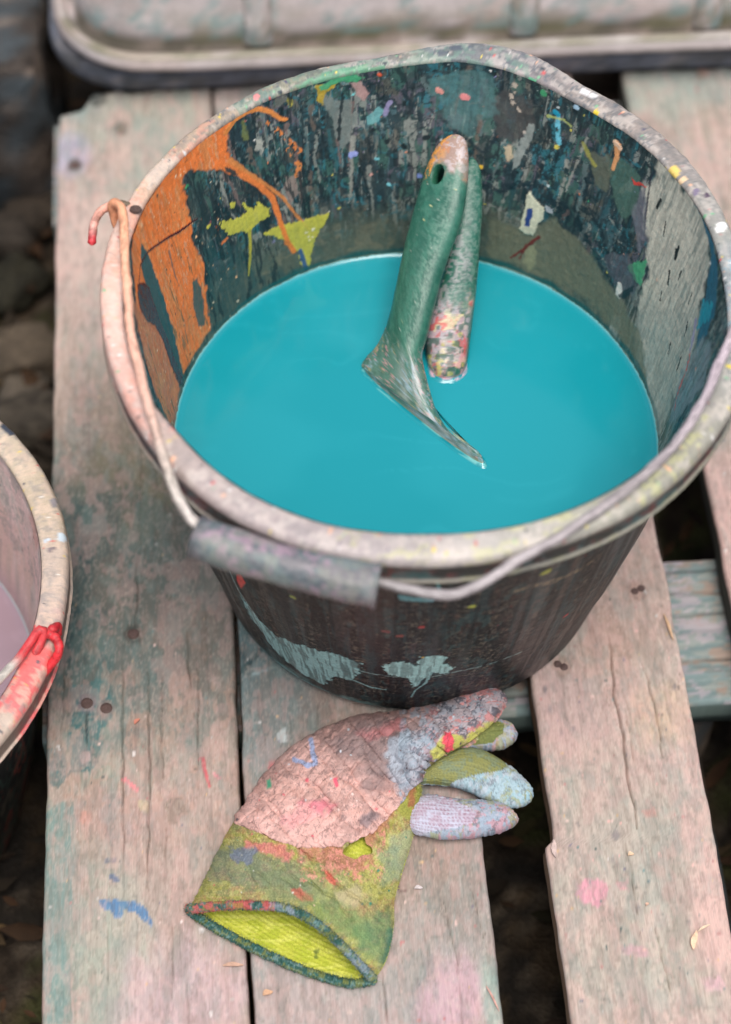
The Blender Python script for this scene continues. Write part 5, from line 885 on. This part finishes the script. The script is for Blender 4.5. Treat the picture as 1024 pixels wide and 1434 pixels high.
hk = catmull([at(*q) for q in [((50, 892), RZ+.003), ((60, 888), RZ+.005), ((70, 889), RZ+.006), ((79, 894), RZ+.006), ((83, 906), RZ+.005), ((81, 917), RZ+.002), ((73, 929), RZ-.002), ((64, 940), RZ-.005), ((57, 947), RZ-.007)]], 80)
tubeobj('wire_hook', hk, .0022, m_wire, bucket2, wirecol([(0, (150, 60, 60)), (.2, (214, 60, 66)), (.6, (216, 48, 56)), (.9, (206, 44, 52)), (1, (222, 120, 120))], 15), 12, .35, 15)
kn = catmull([at(*q) for q in [((66, 888), RZ+.002), ((74, 881), RZ+.004), ((80, 878), RZ+.001), ((81, 888), RZ-.003)]], 30); tubeobj('ear_knob', kn, .0023, m_wire, bucket2, wirecol([(0, (196, 50, 58)), (1, (190, 40, 50))], 17), 12, .5, 17)
# ------------------------------------------------------------------ crates
def rrect(u0, u1, v0, v1, r, n=16):
    P = []
    for cx, cy, a0 in ((u0+r, v0+r, math.pi), (u1-r, v0+r, 1.5*math.pi), (u1-r, v1-r, 0), (u0+r, v1-r, .5*math.pi)):
        for a in np.linspace(a0, a0+math.pi/2, n): P.append((cx+r*math.cos(a), cy+r*math.sin(a), math.cos(a), math.sin(a)))
    out = []
    P = np.array(P); Q = np.roll(P, -1, 0)
    for a, b in zip(P, Q):
        d = np.hypot(*(b-a)[:2]); m = max(1, int(d/.006))
        for k in range(m): out.append(a+(b-a)*k/m)
    return np.array(out)
def sweep(path, prof, zfn=None):
    pr = np.array(prof); U = path[:, 0:1]+path[:, 2:3]*pr[None, :, 0]; Vv = path[:, 1:2]+path[:, 3:4]*pr[None, :, 0]; return U, Vv, np.tile(pr[None, :, 1], (len(path), 1))
def crate(prof, path, name, label, colr, seed, dirt, parts=None):
    c0 = uvw(path[:, 0].mean(), path[:, 1].mean(), prof[0][1]); t = thing(name, tuple(c0), label, 'crate')
    U, Vv, Z = sweep(path, prof); pl_ = np.array(prof); al = np.r_[0, np.cumsum(np.hypot(*np.diff(pl_, axis=0).T))]*1000; s = np.r_[0, np.cumsum(np.hypot(*np.diff(path[:, :2], axis=0).T))]*1000
    S, Al = np.meshgrid(s, al, indexing='ij'); p = Paint(S, Al, colr); dirt(p, Z)
    Z = Z+.0016*(fbm(S/60, S*0, seed, 2)-.5)
    return t, U, Vv, Z, p
path = rrect(-.1045, .55, 1.0015, 1.37, .052)
fin = [(-.012, .038)]
prof = [(-.004, .0290), (.006, .0290), (.0095, .0298), (.0112, .0318), (.0116, .0338), (.0112, .0370), (.0095, .0400), (.0065, .0420), (.0045, .0410), (.0020, .0360), (-.0006, .0335), (-.0020, .0360), (-.0030, .043)]+[(-.0030-.004*f-.020*max(0, f-.12)**.8, .043+.117*f) for f in np.linspace(.03, 1, 26)]+[(-.0300, .161), (-.05, .161)]
def dirt_toneU(p, Z):
    p.mix(np.ones(p.x.shape), (192, 184, 184)); p.layer((176, 168, 166), 60, 30, .52, 961, .15, .6); gm = np.zeros(p.x.shape); gm[:, 9:14] = (.5, 1, 1, 1, .6); p.mix(gm*.85*sstep(.3, .45, fbm(p.x/40, p.x*0, 968, 3)), (74, 70, 54)); p.mix(sstep(.046, .038, Z)*sstep(.0375, .0385, Z)*.6, (92, 90, 68))  # line painted darker along the groove between flange and wall
    p.mix(sstep(.075, .042, Z)*(Z > .0370)*.75*sstep(.35, .6, fbm(p.x/30, p.y/14, 962, 3)), (110, 108, 82)); p.layer((110, 150, 150), 12, 16, .60, 963, .08, .6, mask=(Z > .043)*(Z < .10)); p.layer((182, 164, 158), 40, 20, .58, 964, .12, .4)
    p.layer((90, 88, 70), 12, 6, .56, 967, .05, .5, mask=(Z < .0325)*1.); p.g[...] = .5
ct, U, Vv, Z, p = crate(prof, path, 'plastic_crate', 'pale grey ribbed plastic crate lying upside down at the far end of the pallet', (176, 166, 162), 960, dirt_toneU)
mk('shell', uvw(U, Vv, Z), gridf(*U.shape, cu=True), m_crate, ct, p.rgba())
pth2 = np.array([(a, b) for a, b in path[:, :2]]); i_ = len(path)
cen = uvw(path[:, 0]-path[:, 2]*.048, path[:, 1]-path[:, 3]*.048, np.full(i_, .1608)); mk('crate_floor', cen, [list(range(i_))], m_crate, ct, np.tile([*lin((170, 160, 156)), .4], (i_, 1)), smooth=False)
def rib(u, wd, side=False, colr=(172, 164, 164)):
    n, m = 12, 30; fr = np.linspace(0, 1, m); z = .0415+.117*fr; off = -.0030-.004*fr-.020*np.maximum(0, fr-.12)**.8
    an = np.linspace(-1, 1, n); pro = .0055*np.clip(1-abs(an)**4, 0, 1)
    A_, Fr = np.meshgrid(an, fr, indexing='ij'); Uu = u+A_*wd/2; Vv = 1.0015-(off[None]+pro[:, None]*(1-.3*fr[None]))+.0005
    p = Paint(Uu*1000, Fr*117+u*900, colr); p.layer((120, 116, 100), 8, 10, .5, 970, .1, .7); p.layer((110, 144, 144), 8, 10, .56, 971, .08, .6, mask=(Fr < .35)); p.layer((190, 180, 178), 8, 20, .56, 972, .1, .6)
    return mk('rib', uvw(Uu, Vv, z[None]+0*Uu), gridf(n, m), m_crate, ct, p.rgba())
for px in (362, 740, 1003):
    q = plane_pt(np.array([(px, 50)], float), np.array([.055]))[0]; rib(q[:2]@D2, .020)
path = rrect(-.1100, .56, 1.0150, 1.38, .046)
prof = [(-.006, .001), (.006, .001), (.0100, .003), (.0112, .007), (.0112, .012), (.0096, .0160), (.0060, .0172), (-.002, .0172), (-.010, .0172), (-.012, .0215), (-.02, .0215)]
def dirtL(p, Z):
    p.mix(np.ones(p.x.shape), (104, 108, 120)); p.layer((140, 134, 134), 26, 8, .54, 981, .06, .7); p.layer((60, 64, 66), 20, 8, .56, 982, .06, .7); p.g[...] = .5
ct2, U, Vv, Z, p = crate(prof, path, 'plastic_crate', 'blue grey plastic crate rim underneath the pale grey upturned crate', (112, 116, 128), 980, dirtL)
mk('shell', uvw(U, Vv, Z), gridf(*U.shape, cu=True), m_crate, ct2, p.rgba())
i_ = len(path); cen = uvw(path[:, 0]-path[:, 2]*.0195, path[:, 1]-path[:, 3]*.0195, np.full(i_, .0213)); mk('crate_floor', cen, [list(range(i_))], m_crate, ct2, np.tile([*lin((90, 94, 104)), .4], (i_, 1)), smooth=False)
# ------------------------------------------------------------------ glove
glove = thing('work_glove', tuple(plane_pt(np.array([(460., 1200.)]), np.array([0.]))[0]), 'worn lime green knitted work glove with pink paint-caked palm, in front of the bucket', 'glove')
def coons(Lc, Rc, Oc, Ec):
    """patch between left, right, opening and end curves (image-plane pattern coordinates)"""
    n = len(Lc); m = len(Oc); s = np.linspace(0, 1, n)[:, None, None]; t = np.linspace(0, 1, m)[None, :, None]
    return (1-t)*Lc[:, None]+t*Rc[:, None]+(1-s)*Oc[None]+s*Ec[None]-((1-s)*(1-t)*Lc[0]+(1-s)*t*Rc[0]+s*(1-t)*Lc[-1]+s*t*Rc[-1])
NS, NT = 420, 250
Lg = [(265, 1273), (280, 1243), (300, 1202), (322, 1160), (352, 1114), (393, 1064), (440, 1030), (498, 1006), (560, 998), (612, 988), (655, 970), (684, 963), (702, 972)]
Rg = [(523, 1372), (541, 1344), (551, 1300), (552, 1262), (562, 1226), (575, 1184), (583, 1150), (590, 1112), (591, 1084), (622, 1060), (655, 1042), (686, 1016), (706, 986)]
Ou = [(265, 1273), (310, 1269), (358, 1268), (404, 1273), (447, 1296), (488, 1334), (523, 1372)]
Ol = [(265, 1275), (296, 1296), (340, 1320), (396, 1347), (446, 1366), (490, 1377), (523, 1373)]
def resample(P, n): 
    P = catmull(P, n*3); d = np.r_[0, np.cumsum(np.hypot(*np.diff(P, axis=0).T))]; t = np.linspace(0, d[-1], n); return np.stack([np.interp(t, d, P[:, k]) for k in (0, 1)], 1)
def by_knots(P, n): return np.stack([np.interp(np.linspace(0, len(P)-1, n), np.arange(len(P)), np.array(P, float)[:, k]) for k in (0, 1)], 1)
def smooth1(P, k=9):
    Q = np.pad(P, ((k, k), (0, 0)), 'edge'); ker = np.ones(2*k+1)/(2*k+1); out = np.stack([np.convolve(Q[:, j], ker, 'valid') for j in (0, 1)], 1); out[0] = P[0]; out[-1] = P[-1]; return out
def cat_knots(P, n):
    P = np.array(P, float); Q = np.vstack([2*P[0]-P[1], P, 2*P[-1]-P[-2]]); t = np.linspace(0, len(P)-1-1e-9, n); k = t.astype(int); u = (t-k)[:, None]; a, b, c, e = Q[k], Q[k+1], Q[k+2], Q[k+3]
    return .5*(2*b+(c-a)*u+(2*a-5*b+4*c-e)*u*u+(3*b-a-3*c+e)*u**3)
Lc = cat_knots(Lg, NS); Rc = cat_knots(Rg, NS); Ocu = resample(Ou, NT); Ocl = resample(Ol, NT); Ec = np.stack([np.linspace(702, 706, NT), 972+14*np.linspace(0, 1, NT)], 1); Ec[:, 0] += 3*np.sin(np.linspace(0, np.pi, NT))
GP = coons(Lc, Rc, Ocu, Ec); S_, T_ = np.meshgrid(np.linspace(0, 1, NS), np.linspace(0, 1, NT), indexing='ij'); gxp, gyp = GP[..., 0], GP[..., 1]
hprof = np.interp(S_, [0, .08, .25, .45, .6, .68, .8, .92, .97, 1], [.022, .022, .021, .022, .024, .022, .017, .014, .008, .001])
zL = np.interp(S_, [0, .5, .62, .8, 1], [.0025, .003, .006, .012, .014]); zR = np.interp(S_, [0, .3, .5, .6, .68, .8, 1], [.0025, .0025, .005, .013, .015, .013, .014])
dome = (1-abs(2*T_-1)**2.6)**.62
zg = zL*(1-T_)+zR*T_+hprof*dome*(1-.25*sstep(.15, .4, S_)*sstep(.55, .75, T_)*sstep(.62, .5, S_))
# folds
zg += dome*(.0030*(fbm(gxp/55, gyp/55, 1001, 3)-.5)+.0016*(fbm((gxp+gyp)/22, (gyp-gxp)/60, 1002, 3)-.5))
zg -= dome*.0020*sstep(.16, 0, abs(fbm((gxp+gyp)/85, (gxp-gyp)/30, 1004, 2)-.5))*sstep(.03, .12, S_)
# sag of the upper edge of the opening towards the right end
zg -= .004*sstep(.12, 0, S_)*sstep(.5, 1, T_)*dome
WG = plane_pt(GP, zg)
lenS = np.cumsum(np.linalg.norm(np.diff(WG, axis=0, prepend=WG[:1]), axis=-1), 0)*1000; lenT = np.cumsum(np.linalg.norm(np.diff(WG, axis=1, prepend=WG[:, :1]), axis=-1), 1)*1000
def knit(a, b, pa=2.0, pb=2.3):
    """rows of small v-stitches; a across the ribs, b along them (mm)"""
    f = a/pa; col_ = np.floor(f); c = f-col_; side = np.where(c < .5, c, 1-c)*2; ph = b/pb+side*.55
    return (.5-abs(c-.5)*1.0)**.6*.9+.45*(.5+.5*np.cos(2*np.pi*ph))*side**.5
def lp(pts): return np.array(pts, float)*.38       # pattern units -> about mm
coatpoly = [(328, 1154), (352, 1114), (385, 1066), (430, 1024), (498, 998), (560, 990), (612, 980), (655, 962), (684, 955), (716, 965), (716, 990), (690, 1022), (660, 1046), (625, 1064), (600, 1080), (584, 1098), (568, 1118), (552, 1138), (532, 1158), (505, 1174), (484, 1182), (455, 1188), (425, 1188), (398, 1182), (370, 1170), (345, 1160)]
pk = Paint(gxp*.38, gyp*.38, (158, 156, 84))
pk.layer((132, 136, 100), 14, 14, .48, 1011, .14, .75); pk.layer((188, 186, 112), 10, 10, .54, 1012, .12, .6); pk.layer((176, 128, 104), 7, 5, .58, 1013, .10, .5); pk.layer((196, 190, 130), 1.2, 1.8, .58, 1017, .08, .5); pk.layer((100, 110, 74), 1.2, 1.8, .60, 1018, .08, .5)
pk.poly(lp([(295, 1180), (420, 1200), (440, 1250), (330, 1240), (285, 1230)]), (104, 120, 112), 3, 4, 6, .5, seed=1); pk.poly(lp([(350, 1215), (440, 1225), (470, 1270), (380, 1262)]), (122, 138, 104), 3, 4, 6, .6, seed=2)
pk.poly(lp([(345, 1180), (400, 1182), (410, 1196), (404, 1208), (370, 1192), (345, 1188)]), (212, 120, 126), 1.2, 2.4, 3, .7, h=.3, seed=3); pk.poly(lp([(322, 1188), (360, 1190), (352, 1208), (330, 1210)]), (110, 120, 146), 1, 3, 3, .7, seed=4)
pk.poly(lp([(420, 1186), (480, 1184), (510, 1170), (540, 1130), (556, 1130), (545, 1160), (520, 1180), (520, 1210), (502, 1224), (470, 1216), (462, 1230), (450, 1205), (420, 1200)]), (178, 118, 102), 1.8, 4, 3, .72, h=.4, seed=5); pk.layer((222, 150, 140), 2.2, 2.2, .58, 1015, .05, .6, mask=(gyp > 1160)*(gyp < 1235)*(gxp > 420)*(gxp < 540)*1.)
pk.poly(lp([(408, 1246), (420, 1244), (438, 1256), (440, 1262), (424, 1262), (410, 1254)]), (186, 104, 92), 1, 1.4, 2, .8, h=.3); pk.poly(lp([(455, 1220), (468, 1226), (470, 1240), (460, 1236)]), (206, 110, 96), .6, 1.4, 2, .85)
pk.poly(lp([(470, 1250), (500, 1240), (512, 1252), (500, 1268), (478, 1272)]), (184, 172, 140), 1.5, 2, 4, .7, seed=8); pk.poly(lp([(500, 1290), (545, 1270), (556, 1310), (540, 1345), (510, 1340), (490, 1310)]), (78, 128, 98), 4, 5, 5, .55, seed=9); pk.poly(lp([(545, 1300), (556, 1300), (548, 1345), (530, 1360)]), (56, 124, 108), 2, 2, 3, .6, seed=10)
pk.poly(lp([(548, 1170), (580, 1160), (572, 1205), (556, 1230), (548, 1200)]), (156, 166, 136), 2, 3, 4, .7, seed=11); pk.poly(lp([(530, 1195), (556, 1186), (556, 1230), (536, 1240)]), (128, 150, 130), 2, 3, 4, .5, seed=12); pk.poly(lp([(425, 1255), (500, 1275), (520, 1320), (480, 1310), (440, 1280)]), (110, 140, 92), 3, 3, 5, .6, seed=13)
pk.poly(lp([(560, 1100), (588, 1084), (590, 1120), (575, 1150), (556, 1140)]), (150, 152, 74), 1.5, 2, 4, .9, seed=14); pk.poly(lp([(574, 1104), (582, 1100), (580, 1130), (572, 1130)]), (160, 84, 76), 1, 1.5, 2, .7, seed=15)
pk.dots(160, [(206, 120, 110), (206, 206, 196), (80, 110, 110), (60, 130, 110), (226, 190, 180)], .3, 1.1, 1016, h=.2)
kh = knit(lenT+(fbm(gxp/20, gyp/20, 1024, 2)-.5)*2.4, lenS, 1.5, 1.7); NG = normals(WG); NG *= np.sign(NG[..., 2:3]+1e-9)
fuzz = fbm(gxp/2.2, gyp/2.2, 1020, 3)-.5
WK = WG+NG*((kh-.5)*.0005+fuzz*.0010+pk.h*.0004)[..., None]
colk = pk.rgba(); colk[..., :3] *= (.86+.26*kh)[..., None]  # groove shade between stitches painted into the yarn colour
# real hole through the knit, beside the coating
hx, hy = gxp-500, gyp-1186; ang = np.arctan2(hy, hx); hr = 18*(1+.18*np.sin(3*ang+.6)+.12*np.sin(5*ang)); hole = np.hypot(hx, hy*1.0) < hr
Fg = gridf(NS, NT); keep = ~(hole.ravel()[Fg].all(1)); cm = np.zeros(gxp.shape, bool)
def inpoly(X, Y, P):
    ins = np.zeros(X.shape, bool)
    for a, b in zip(P, P[1:]+P[:1]):
        ins ^= ((a[1] > Y) != (b[1] > Y)) & (X < (b[0]-a[0])*(Y-a[1])/(b[1]-a[1]+1e-12)+a[0])
    return ins
wx_ = (fbm(gxp/9, gyp/9, 1030, 3)-.5)*7; cm = inpoly(gxp+wx_, gyp+wx_*.6, coatpoly)
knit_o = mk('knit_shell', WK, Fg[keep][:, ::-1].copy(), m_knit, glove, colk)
# coated palm: a thicker skin over the knit, with its own edge
pc = Paint(gxp*.38, gyp*.38, (210, 164, 154))
pc.layer((222, 180, 172), 16, 12, .5, 1041, .12, .7); pc.layer((172, 138, 130), 9, 8, .56, 1042, .12, .5); pc.layer((128, 112, 112), 1.8, 1.8, .60, 1043, .08, .22); pc.layer((226, 192, 184), 1.6, 1.6, .62, 1044, .07, .3); pc.layer((150, 118, 112), 14, 3.5, .60, 1056, .06, .4)
pc.poly(lp([(455, 1040), (520, 1005), (600, 1000), (600, 1060), (560, 1100), (520, 1110), (500, 1080), (470, 1060)]), (112, 104, 106), 7, 7, 7, .7, seed=21); pc.poly(lp([(545, 1040), (600, 1020), (640, 1040), (600, 1078), (560, 1110), (545, 1080)]), (168, 182, 196), 3, 5, 6, .75, seed=22); pc.layer((150, 166, 180), 5, 5, .56, 1045, .05, .7, mask=(gxp > 560)*1.)
pc.poly(lp([(600, 990), (690, 962), (710, 975), (700, 1005), (640, 1030), (600, 1030)]), (150, 156, 166), 3, 4, 5, .7, seed=23); pc.layer((60, 66, 80), 2.4, 2.0, .58, 1046, .04, .75, mask=sstep(540, 600, gxp)); pc.layer((196, 120, 116), 3, 2.4, .60, 1047, .04, .7, mask=sstep(560, 640, gxp))
pc.poly(lp([(600, 1052), (625, 1030), (650, 1030), (690, 1006), (684, 1020), (640, 1046), (604, 1062)]), (190, 190, 92), 1, 2.4, 3, .9, seed=24); pc.poly(lp([(620, 1028), (632, 1026), (634, 1048), (624, 1056), (618, 1040)]), (228, 84, 100), .5, .8, 2, 1, h=.5, seed=25)
pc.poly(lp([(398, 1150), (420, 1124), (460, 1122), (470, 1130), (440, 1150), (410, 1165)]), (222, 120, 140), 2, 3, 4, .7, seed=26); pc.poly(lp([(330, 1150), (400, 1120), (480, 1150), (470, 1180), (420, 1186), (350, 1164)]), (222, 178, 170), 3, 4, 6, .6, seed=27)
lb = (158, 176, 214); pc.stroke(lp([(437, 1040), (440, 1060), (443, 1072), (432, 1074), (414, 1066)]), 2.4, lb, .4, .6, .9, h=.4); pc.poly(lp([(376, 1096), (382, 1092), (382, 1106), (376, 1108)]), (70, 166, 130), .5, .6, 2, .95, h=.3); pc.stroke(lp([(470, 1094), (472, 1102)]), 1.8, (230, 100, 120), .3, .4); pc.poly(lp([(500, 1030), (560, 1010), (566, 1026), (520, 1040)]), (186, 110, 112), 2, 3, 4, .6, seed=28)
pc.poly(lp([(498, 1150), (520, 1132), (530, 1140), (514, 1160)]), (104, 100, 108), 1.2, 2, 3, .7, seed=29); pc.layer((90, 80, 82), 1.4, 1.4, .64, 1048, .04, .5); pc.dots(200, [(230, 206, 200), (96, 84, 88), (206, 100, 110), (200, 206, 214)], .25, .9, 1049, h=.3)
wr = (fbm(gxp/16, gyp/16, 1050, 3)-.5); cr = sstep(.022, .0, abs(fbm(gxp/13+wr*2, gyp/13-wr*2, 1055, 3)-.5)); rip = fbm(gxp/10, gyp/10, 1051, 3)-.5
crease = abs(fbm((gxp-gyp)/40, (gxp+gyp)/14, 1052, 3)-.5)
WC = WG+NG*(.0016+rip*.0008-cr*.00006-sstep(.10, 0, crease)*.0006+pc.h*.0003)[..., None]
fm = cm.ravel()[Fg].all(1)
cc = pc.rgba(); cc[..., :3] *= (1-.04*cr)[..., None]
def subset(V, C, Ff):
    u, inv = np.unique(Ff, return_inverse=True); return V.reshape(-1, 3)[u], C.reshape(-1, 4)[u], inv.reshape(Ff.shape)
V1, C1, F1 = subset(WC, cc, Fg[fm][:, ::-1])
# border skirt joining the skin to the knit
e = {}
for q in F1:
    for a, b in zip(q, np.roll(q, -1)):
        if (b, a) in e: del e[(b, a)]
        else: e[(a, b)] = 1
NGs = subset(NG*np.ones((1, 1, 3)), cc, Fg[fm][:, ::-1])[0]; bv = sorted({a for a, _ in e}|{b for _, b in e}); bi = {v: len(V1)+i for i, v in enumerate(bv)}
V2 = np.vstack([V1, V1[bv]-NGs[bv]*.0030]); C2 = np.vstack([C1, C1[bv]]); fs = [[b, a, bi[a], bi[b]] for a, b in e]
mk('coated_palm', V2, F1.tolist()+fs, m_coat, glove, C2)
# lower layer with the lime lining that shows in the opening and through the hole
GPl = coons(Lc, Rc, Ocl, Ec); lx, ly = GPl[..., 0], GPl[..., 1]
zl_ = .0022+.0012*(fbm(lx/40, ly/40, 1060, 2))+(zL*(1-T_)+zR*T_-.0025)*.6+.0135*np.exp(-((lx-500)**2+(ly-1190)**2)/(2*28**2))
WL = plane_pt(GPl, zl_); ls = np.cumsum(np.linalg.norm(np.diff(WL, axis=0, prepend=WL[:1]), axis=-1), 0)*1000; lt = np.cumsum(np.linalg.norm(np.diff(WL, axis=1, prepend=WL[:, :1]), axis=-1), 1)*1000
kl = knit(ls+lt*.12, lt, 2.4, 1.9); pl2 = Paint(lx*.38, ly*.38, (186, 190, 74)); pl2.layer((160, 174, 52), 5, 5, .55, 1061, .1, .6); pl2.layer((222, 222, 120), 9, 1.2, .60, 1062, .05, .5); pl2.poly(lp([(440, 1332), (446, 1330), (446, 1342), (440, 1342)]), (60, 90, 50), .8, 1, 2, .7)
cl = pl2.rgba(); cl[..., :3] *= (.84+.22*kl)[..., None]; WL2 = WL+np.array([0, 0, 1])*((kl-.5)*.0006)[..., None]  # lining stitches get the same painted groove shade
lin_o = mk('lining', WL2, Fg[:, ::-1].copy(), m_knit, glove, cl)
# overlocked hem round the opening
zt_ = zg[0]; hemU = plane_pt(Ocu, zt_+.0004); hemL = plane_pt(Ocl, zl_[0]+.0006)
hp = np.vstack([hemU[::2], hemL[::-2][1:]]); nH = len(hp); d = np.r_[0, np.cumsum(np.linalg.norm(np.diff(hp, axis=0), axis=1))]; nn = 900; tt = np.linspace(0, d[-1], nn); hp = np.stack([np.interp(tt, d, hp[:, k]) for k in range(3)], 1)
for _ in range(6): hp = (np.roll(hp, 1, 0)+hp*2+np.roll(hp, -1, 0))/4
G, an = tube(hp, .0022, 16, cap=False); I, J = np.meshgrid(tt*1000, an, indexing='ij'); c = G.mean(1, keepdims=True)
st = .5+.5*np.sin(2*np.pi*(I+1.6*fbm(I/3, J, 1076, 3))/1.25+J); G = c+(G-c)*(1+.34*(st-.5)+.6*(fbm(I/1.2, J*1.5+20, 1070, 3)-.5))[..., None]
ph = Paint(I, J*2.2, (64, 104, 98)); ph.layer((44, 78, 72), 3, 2, .5, 1071, .08, .7); ph.layer((120, 150, 150), 3, 2, .6, 1072, .06, .7); up1 = d[len(hemU[::2])-1]*1000
ph.layer((208, 96, 96), 5, 3, .46, 1073, .06, .7, mask=(I < up1*.45)*1.); ph.layer((150, 158, 172), 4, 3, .58, 1074, .06, .6, mask=(I > up1*.35)*(I < up1)*1.); ph.layer((140, 140, 60), 3, 3, .56, 1075, .05, .5)
ch = ph.rgba(); ch[..., :3] *= (.86+.24*st)[..., None]; mk('hem', G, gridf(nn, 16, cu=True, cv=True), m_knit, glove, ch)  # shade between hem stitches painted into the colour
# fingers
def finger(Up, Lo, hs, zc, cols, kpoly, kcol, seed, label=None):
    n, k = 200, 90; Uc = cat_knots(Up, n); Lw = cat_knots(Lo, n); s = np.linspace(0, 1, n); h = np.interp(s, np.linspace(0, 1, len(hs)), hs); z = np.interp(s, [0, 1], zc)
    a = plane_pt(Uc, z); b = plane_pt(Lw, z); c = (a+b)/2; hv = (a-b)/2; hl = np.linalg.norm(hv, axis=1); wv = np.sqrt(np.maximum(hl**2-(h*.62)**2, (hl*.35)**2)); hv = hv/hl[:, None]*wv[:, None]
    an = np.linspace(0, 2*np.pi, k, endpoint=False); G = c[:, None]+np.cos(an)[None, :, None]*hv[:, None]+np.sin(an)[None, :, None]*np.array([0, 0, 1.])*h[:, None, None]
    # pattern coordinates of each vertex (unrolled)
    X = (Uc[:, :1]+Lw[:, :1])/2+(Uc[:, :1]-Lw[:, :1])/2*np.cos(an)[None]; Y = (Uc[:, 1:]+Lw[:, 1:])/2+(Uc[:, 1:]-Lw[:, 1:])/2*np.cos(an)[None]
    top = np.sin(an)[None]+0*X > -.2
    p = Paint(X*.38, Y*.38, cols[0]); p.layer(cols[1], 6, 5, .52, seed, .06, .7); p.layer(cols[2], 4, 3, .60, seed+1, .05, .7); p.layer((84, 92, 100), 2, 2, .62, seed+2, .05, .55); p.layer((150, 150, 96), 5, 4, .62, seed+4, .05, .6)
    N = normals(G, cv=True); cc_ = G.mean(1, keepdims=True); N *= np.sign(((G-cc_)*N).sum(-1, keepdims=True))
    km = (inpoly(X+(fbm(X/5, Y/5, seed+9, 2)-.5)*4, Y, kpoly)&top)*1.
    sl = np.tile((s*np.linalg.norm(c[-1]-c[0])*1000)[:, None], (1, k)); ac = (an[None]*9+0*X); kk = knit(ac, sl, 1.6, 1.6); acw = ac+(fbm(sl/4, ac, seed+8, 2)-.5)*1.2; grow = .5+.5*np.cos(2*np.pi*acw/1.7)
    p.mix(km, kcol[0]); p.layer(kcol[1], 4, 3, .52, seed+5, .08, .7, mask=km); C = p.rgba(); m3 = km*grow*(.6+.4*np.cos(2*np.pi*(sl+fbm(sl/3, ac, seed+3, 2)*1.5)/1.3)); C[..., :3] += (lin(kcol[2])-C[..., :3])*(m3*.6)[..., None]
    rip = fbm(X/5, Y/5, seed+7, 4)-.5; G = G+N*((1-km)*(.0007+rip*.0014)+km*((1-grow)*.0006+rip*.0004))[..., None]
    o = closed(G, 'finger', m_coat, glove, C)
    bm = bmesh.new(); bm.from_mesh(o.data); bmesh.ops.recalc_face_normals(bm, faces=bm.faces); bm.to_mesh(o.data); bm.free()
    if label: o['label'] = label
    return p
BL = [(156, 180, 190), (176, 184, 194), (136, 172, 184)]
finger([(600, 1030), (640, 1018), (676, 1011), (700, 1009), (714, 1014), (721, 1022), (723, 1028)], [(600, 1050), (640, 1052), (676, 1051), (700, 1049), (714, 1043), (721, 1036), (723, 1030)], [.004, .0062, .0068, .0066, .0055, .0032, .0006], (.006, .010), [(150, 162, 178), (170, 170, 178), (186, 140, 132)], [(590, 1010), (690, 1012), (704, 1022), (704, 1034), (690, 1047), (590, 1055)], [(128, 134, 76), (104, 116, 66), (90, 96, 52)], 1100)
finger([(572, 1092), (592, 1078), (614, 1062), (640, 1050), (665, 1048), (690, 1058), (714, 1074), (733, 1090), (742, 1102), (746, 1111)], [(572, 1098), (592, 1098), (614, 1099), (640, 1103), (665, 1112), (690, 1124), (711, 1131), (730, 1129), (741, 1122), (746, 1115)], [.002, .004, .007, .0078, .0078, .0075, .0068, .0054, .0034, .0006], (.010, .010), BL,
       [(560, 1070), (600, 1064), (640, 1040), (684, 1046), (704, 1064), (708, 1080), (698, 1090), (672, 1094), (650, 1098), (600, 1106), (560, 1106)], [(140, 142, 86), (122, 140, 118), (84, 90, 70)], 1120)
finger([(570, 1122), (584, 1114), (606, 1114), (632, 1118), (660, 1120), (686, 1122), (704, 1126), (716, 1134), (722, 1142), (724, 1147)], [(570, 1160), (584, 1168), (606, 1173), (632, 1175), (660, 1173), (686, 1169), (704, 1165), (715, 1160), (721, 1154), (724, 1150)], [.004, .0064, .0072, .0076, .0076, .0074, .0068, .0056, .0034, .0006], (.008, .009), [(148, 162, 178), (170, 168, 180), (190, 136, 144)],
       [(560, 1110), (596, 1114), (630, 1126), (656, 1140), (666, 1150), (660, 1162), (636, 1168), (560, 1172)], [(186, 188, 206), (176, 160, 176), (116, 40, 54)], 1140)
# loose fibres along hem and cuff: one tuft object
V = []; Fl = []; Cf = []
R = np.random.RandomState(9)
def fibre(P0, dr, L, w_, c):
    b0 = len(V); sd = np.cross(dr, [0, 0, 1.]); sd /= (np.linalg.norm(sd)+1e-9); bend = R.normal(0, .4, 3)
    for i, f in enumerate((0, .5, 1)):
        q = P0+dr*L*f+bend*L*f*f*.5
        V.extend([q-sd*w_*(1-.7*f), q+sd*w_*(1-.7*f)]); Cf.extend([(*c, 0)]*2)
    Fl.extend([[b0, b0+1, b0+3, b0+2], [b0+2, b0+3, b0+5, b0+4]])
for _ in range(1500):
    i = R.randint(nn); k = R.randint(16); d_ = G0 = None
    q = hp[i]; dr = R.normal(0, 1, 3); dr[2] = abs(dr[2])*.6; dr /= np.linalg.norm(dr); fibre(q+dr*.002, dr, R.uniform(.001, .0028), .00009, ch[i, k, :3])
for _ in range(5200):
    i = R.randint(0, int(NS*.62)); j = int(np.clip(R.beta(.6, .45)*NT, 1, NT-2)) if R.rand() < .6 else R.randint(1, NT-1)
    if cm[i, j] or hole[i, j]: continue
    dr = NG[i, j]+R.normal(0, .7, 3); dr /= np.linalg.norm(dr); fibre(WK[i, j], dr, R.uniform(.0006, .0018), .00008, colk[i, j, :3])
tag(mk('loose_fibres', np.array(V), np.array(Fl), m_knit, glove, np.array(Cf)), kind='stuff')
print('tris', sum(sum(len(p_.vertices)-2 for p_ in []) or len(o.data.polygons) for o in sc.objects if o.type == 'MESH'), 'time', round(time.time()-T0, 1))
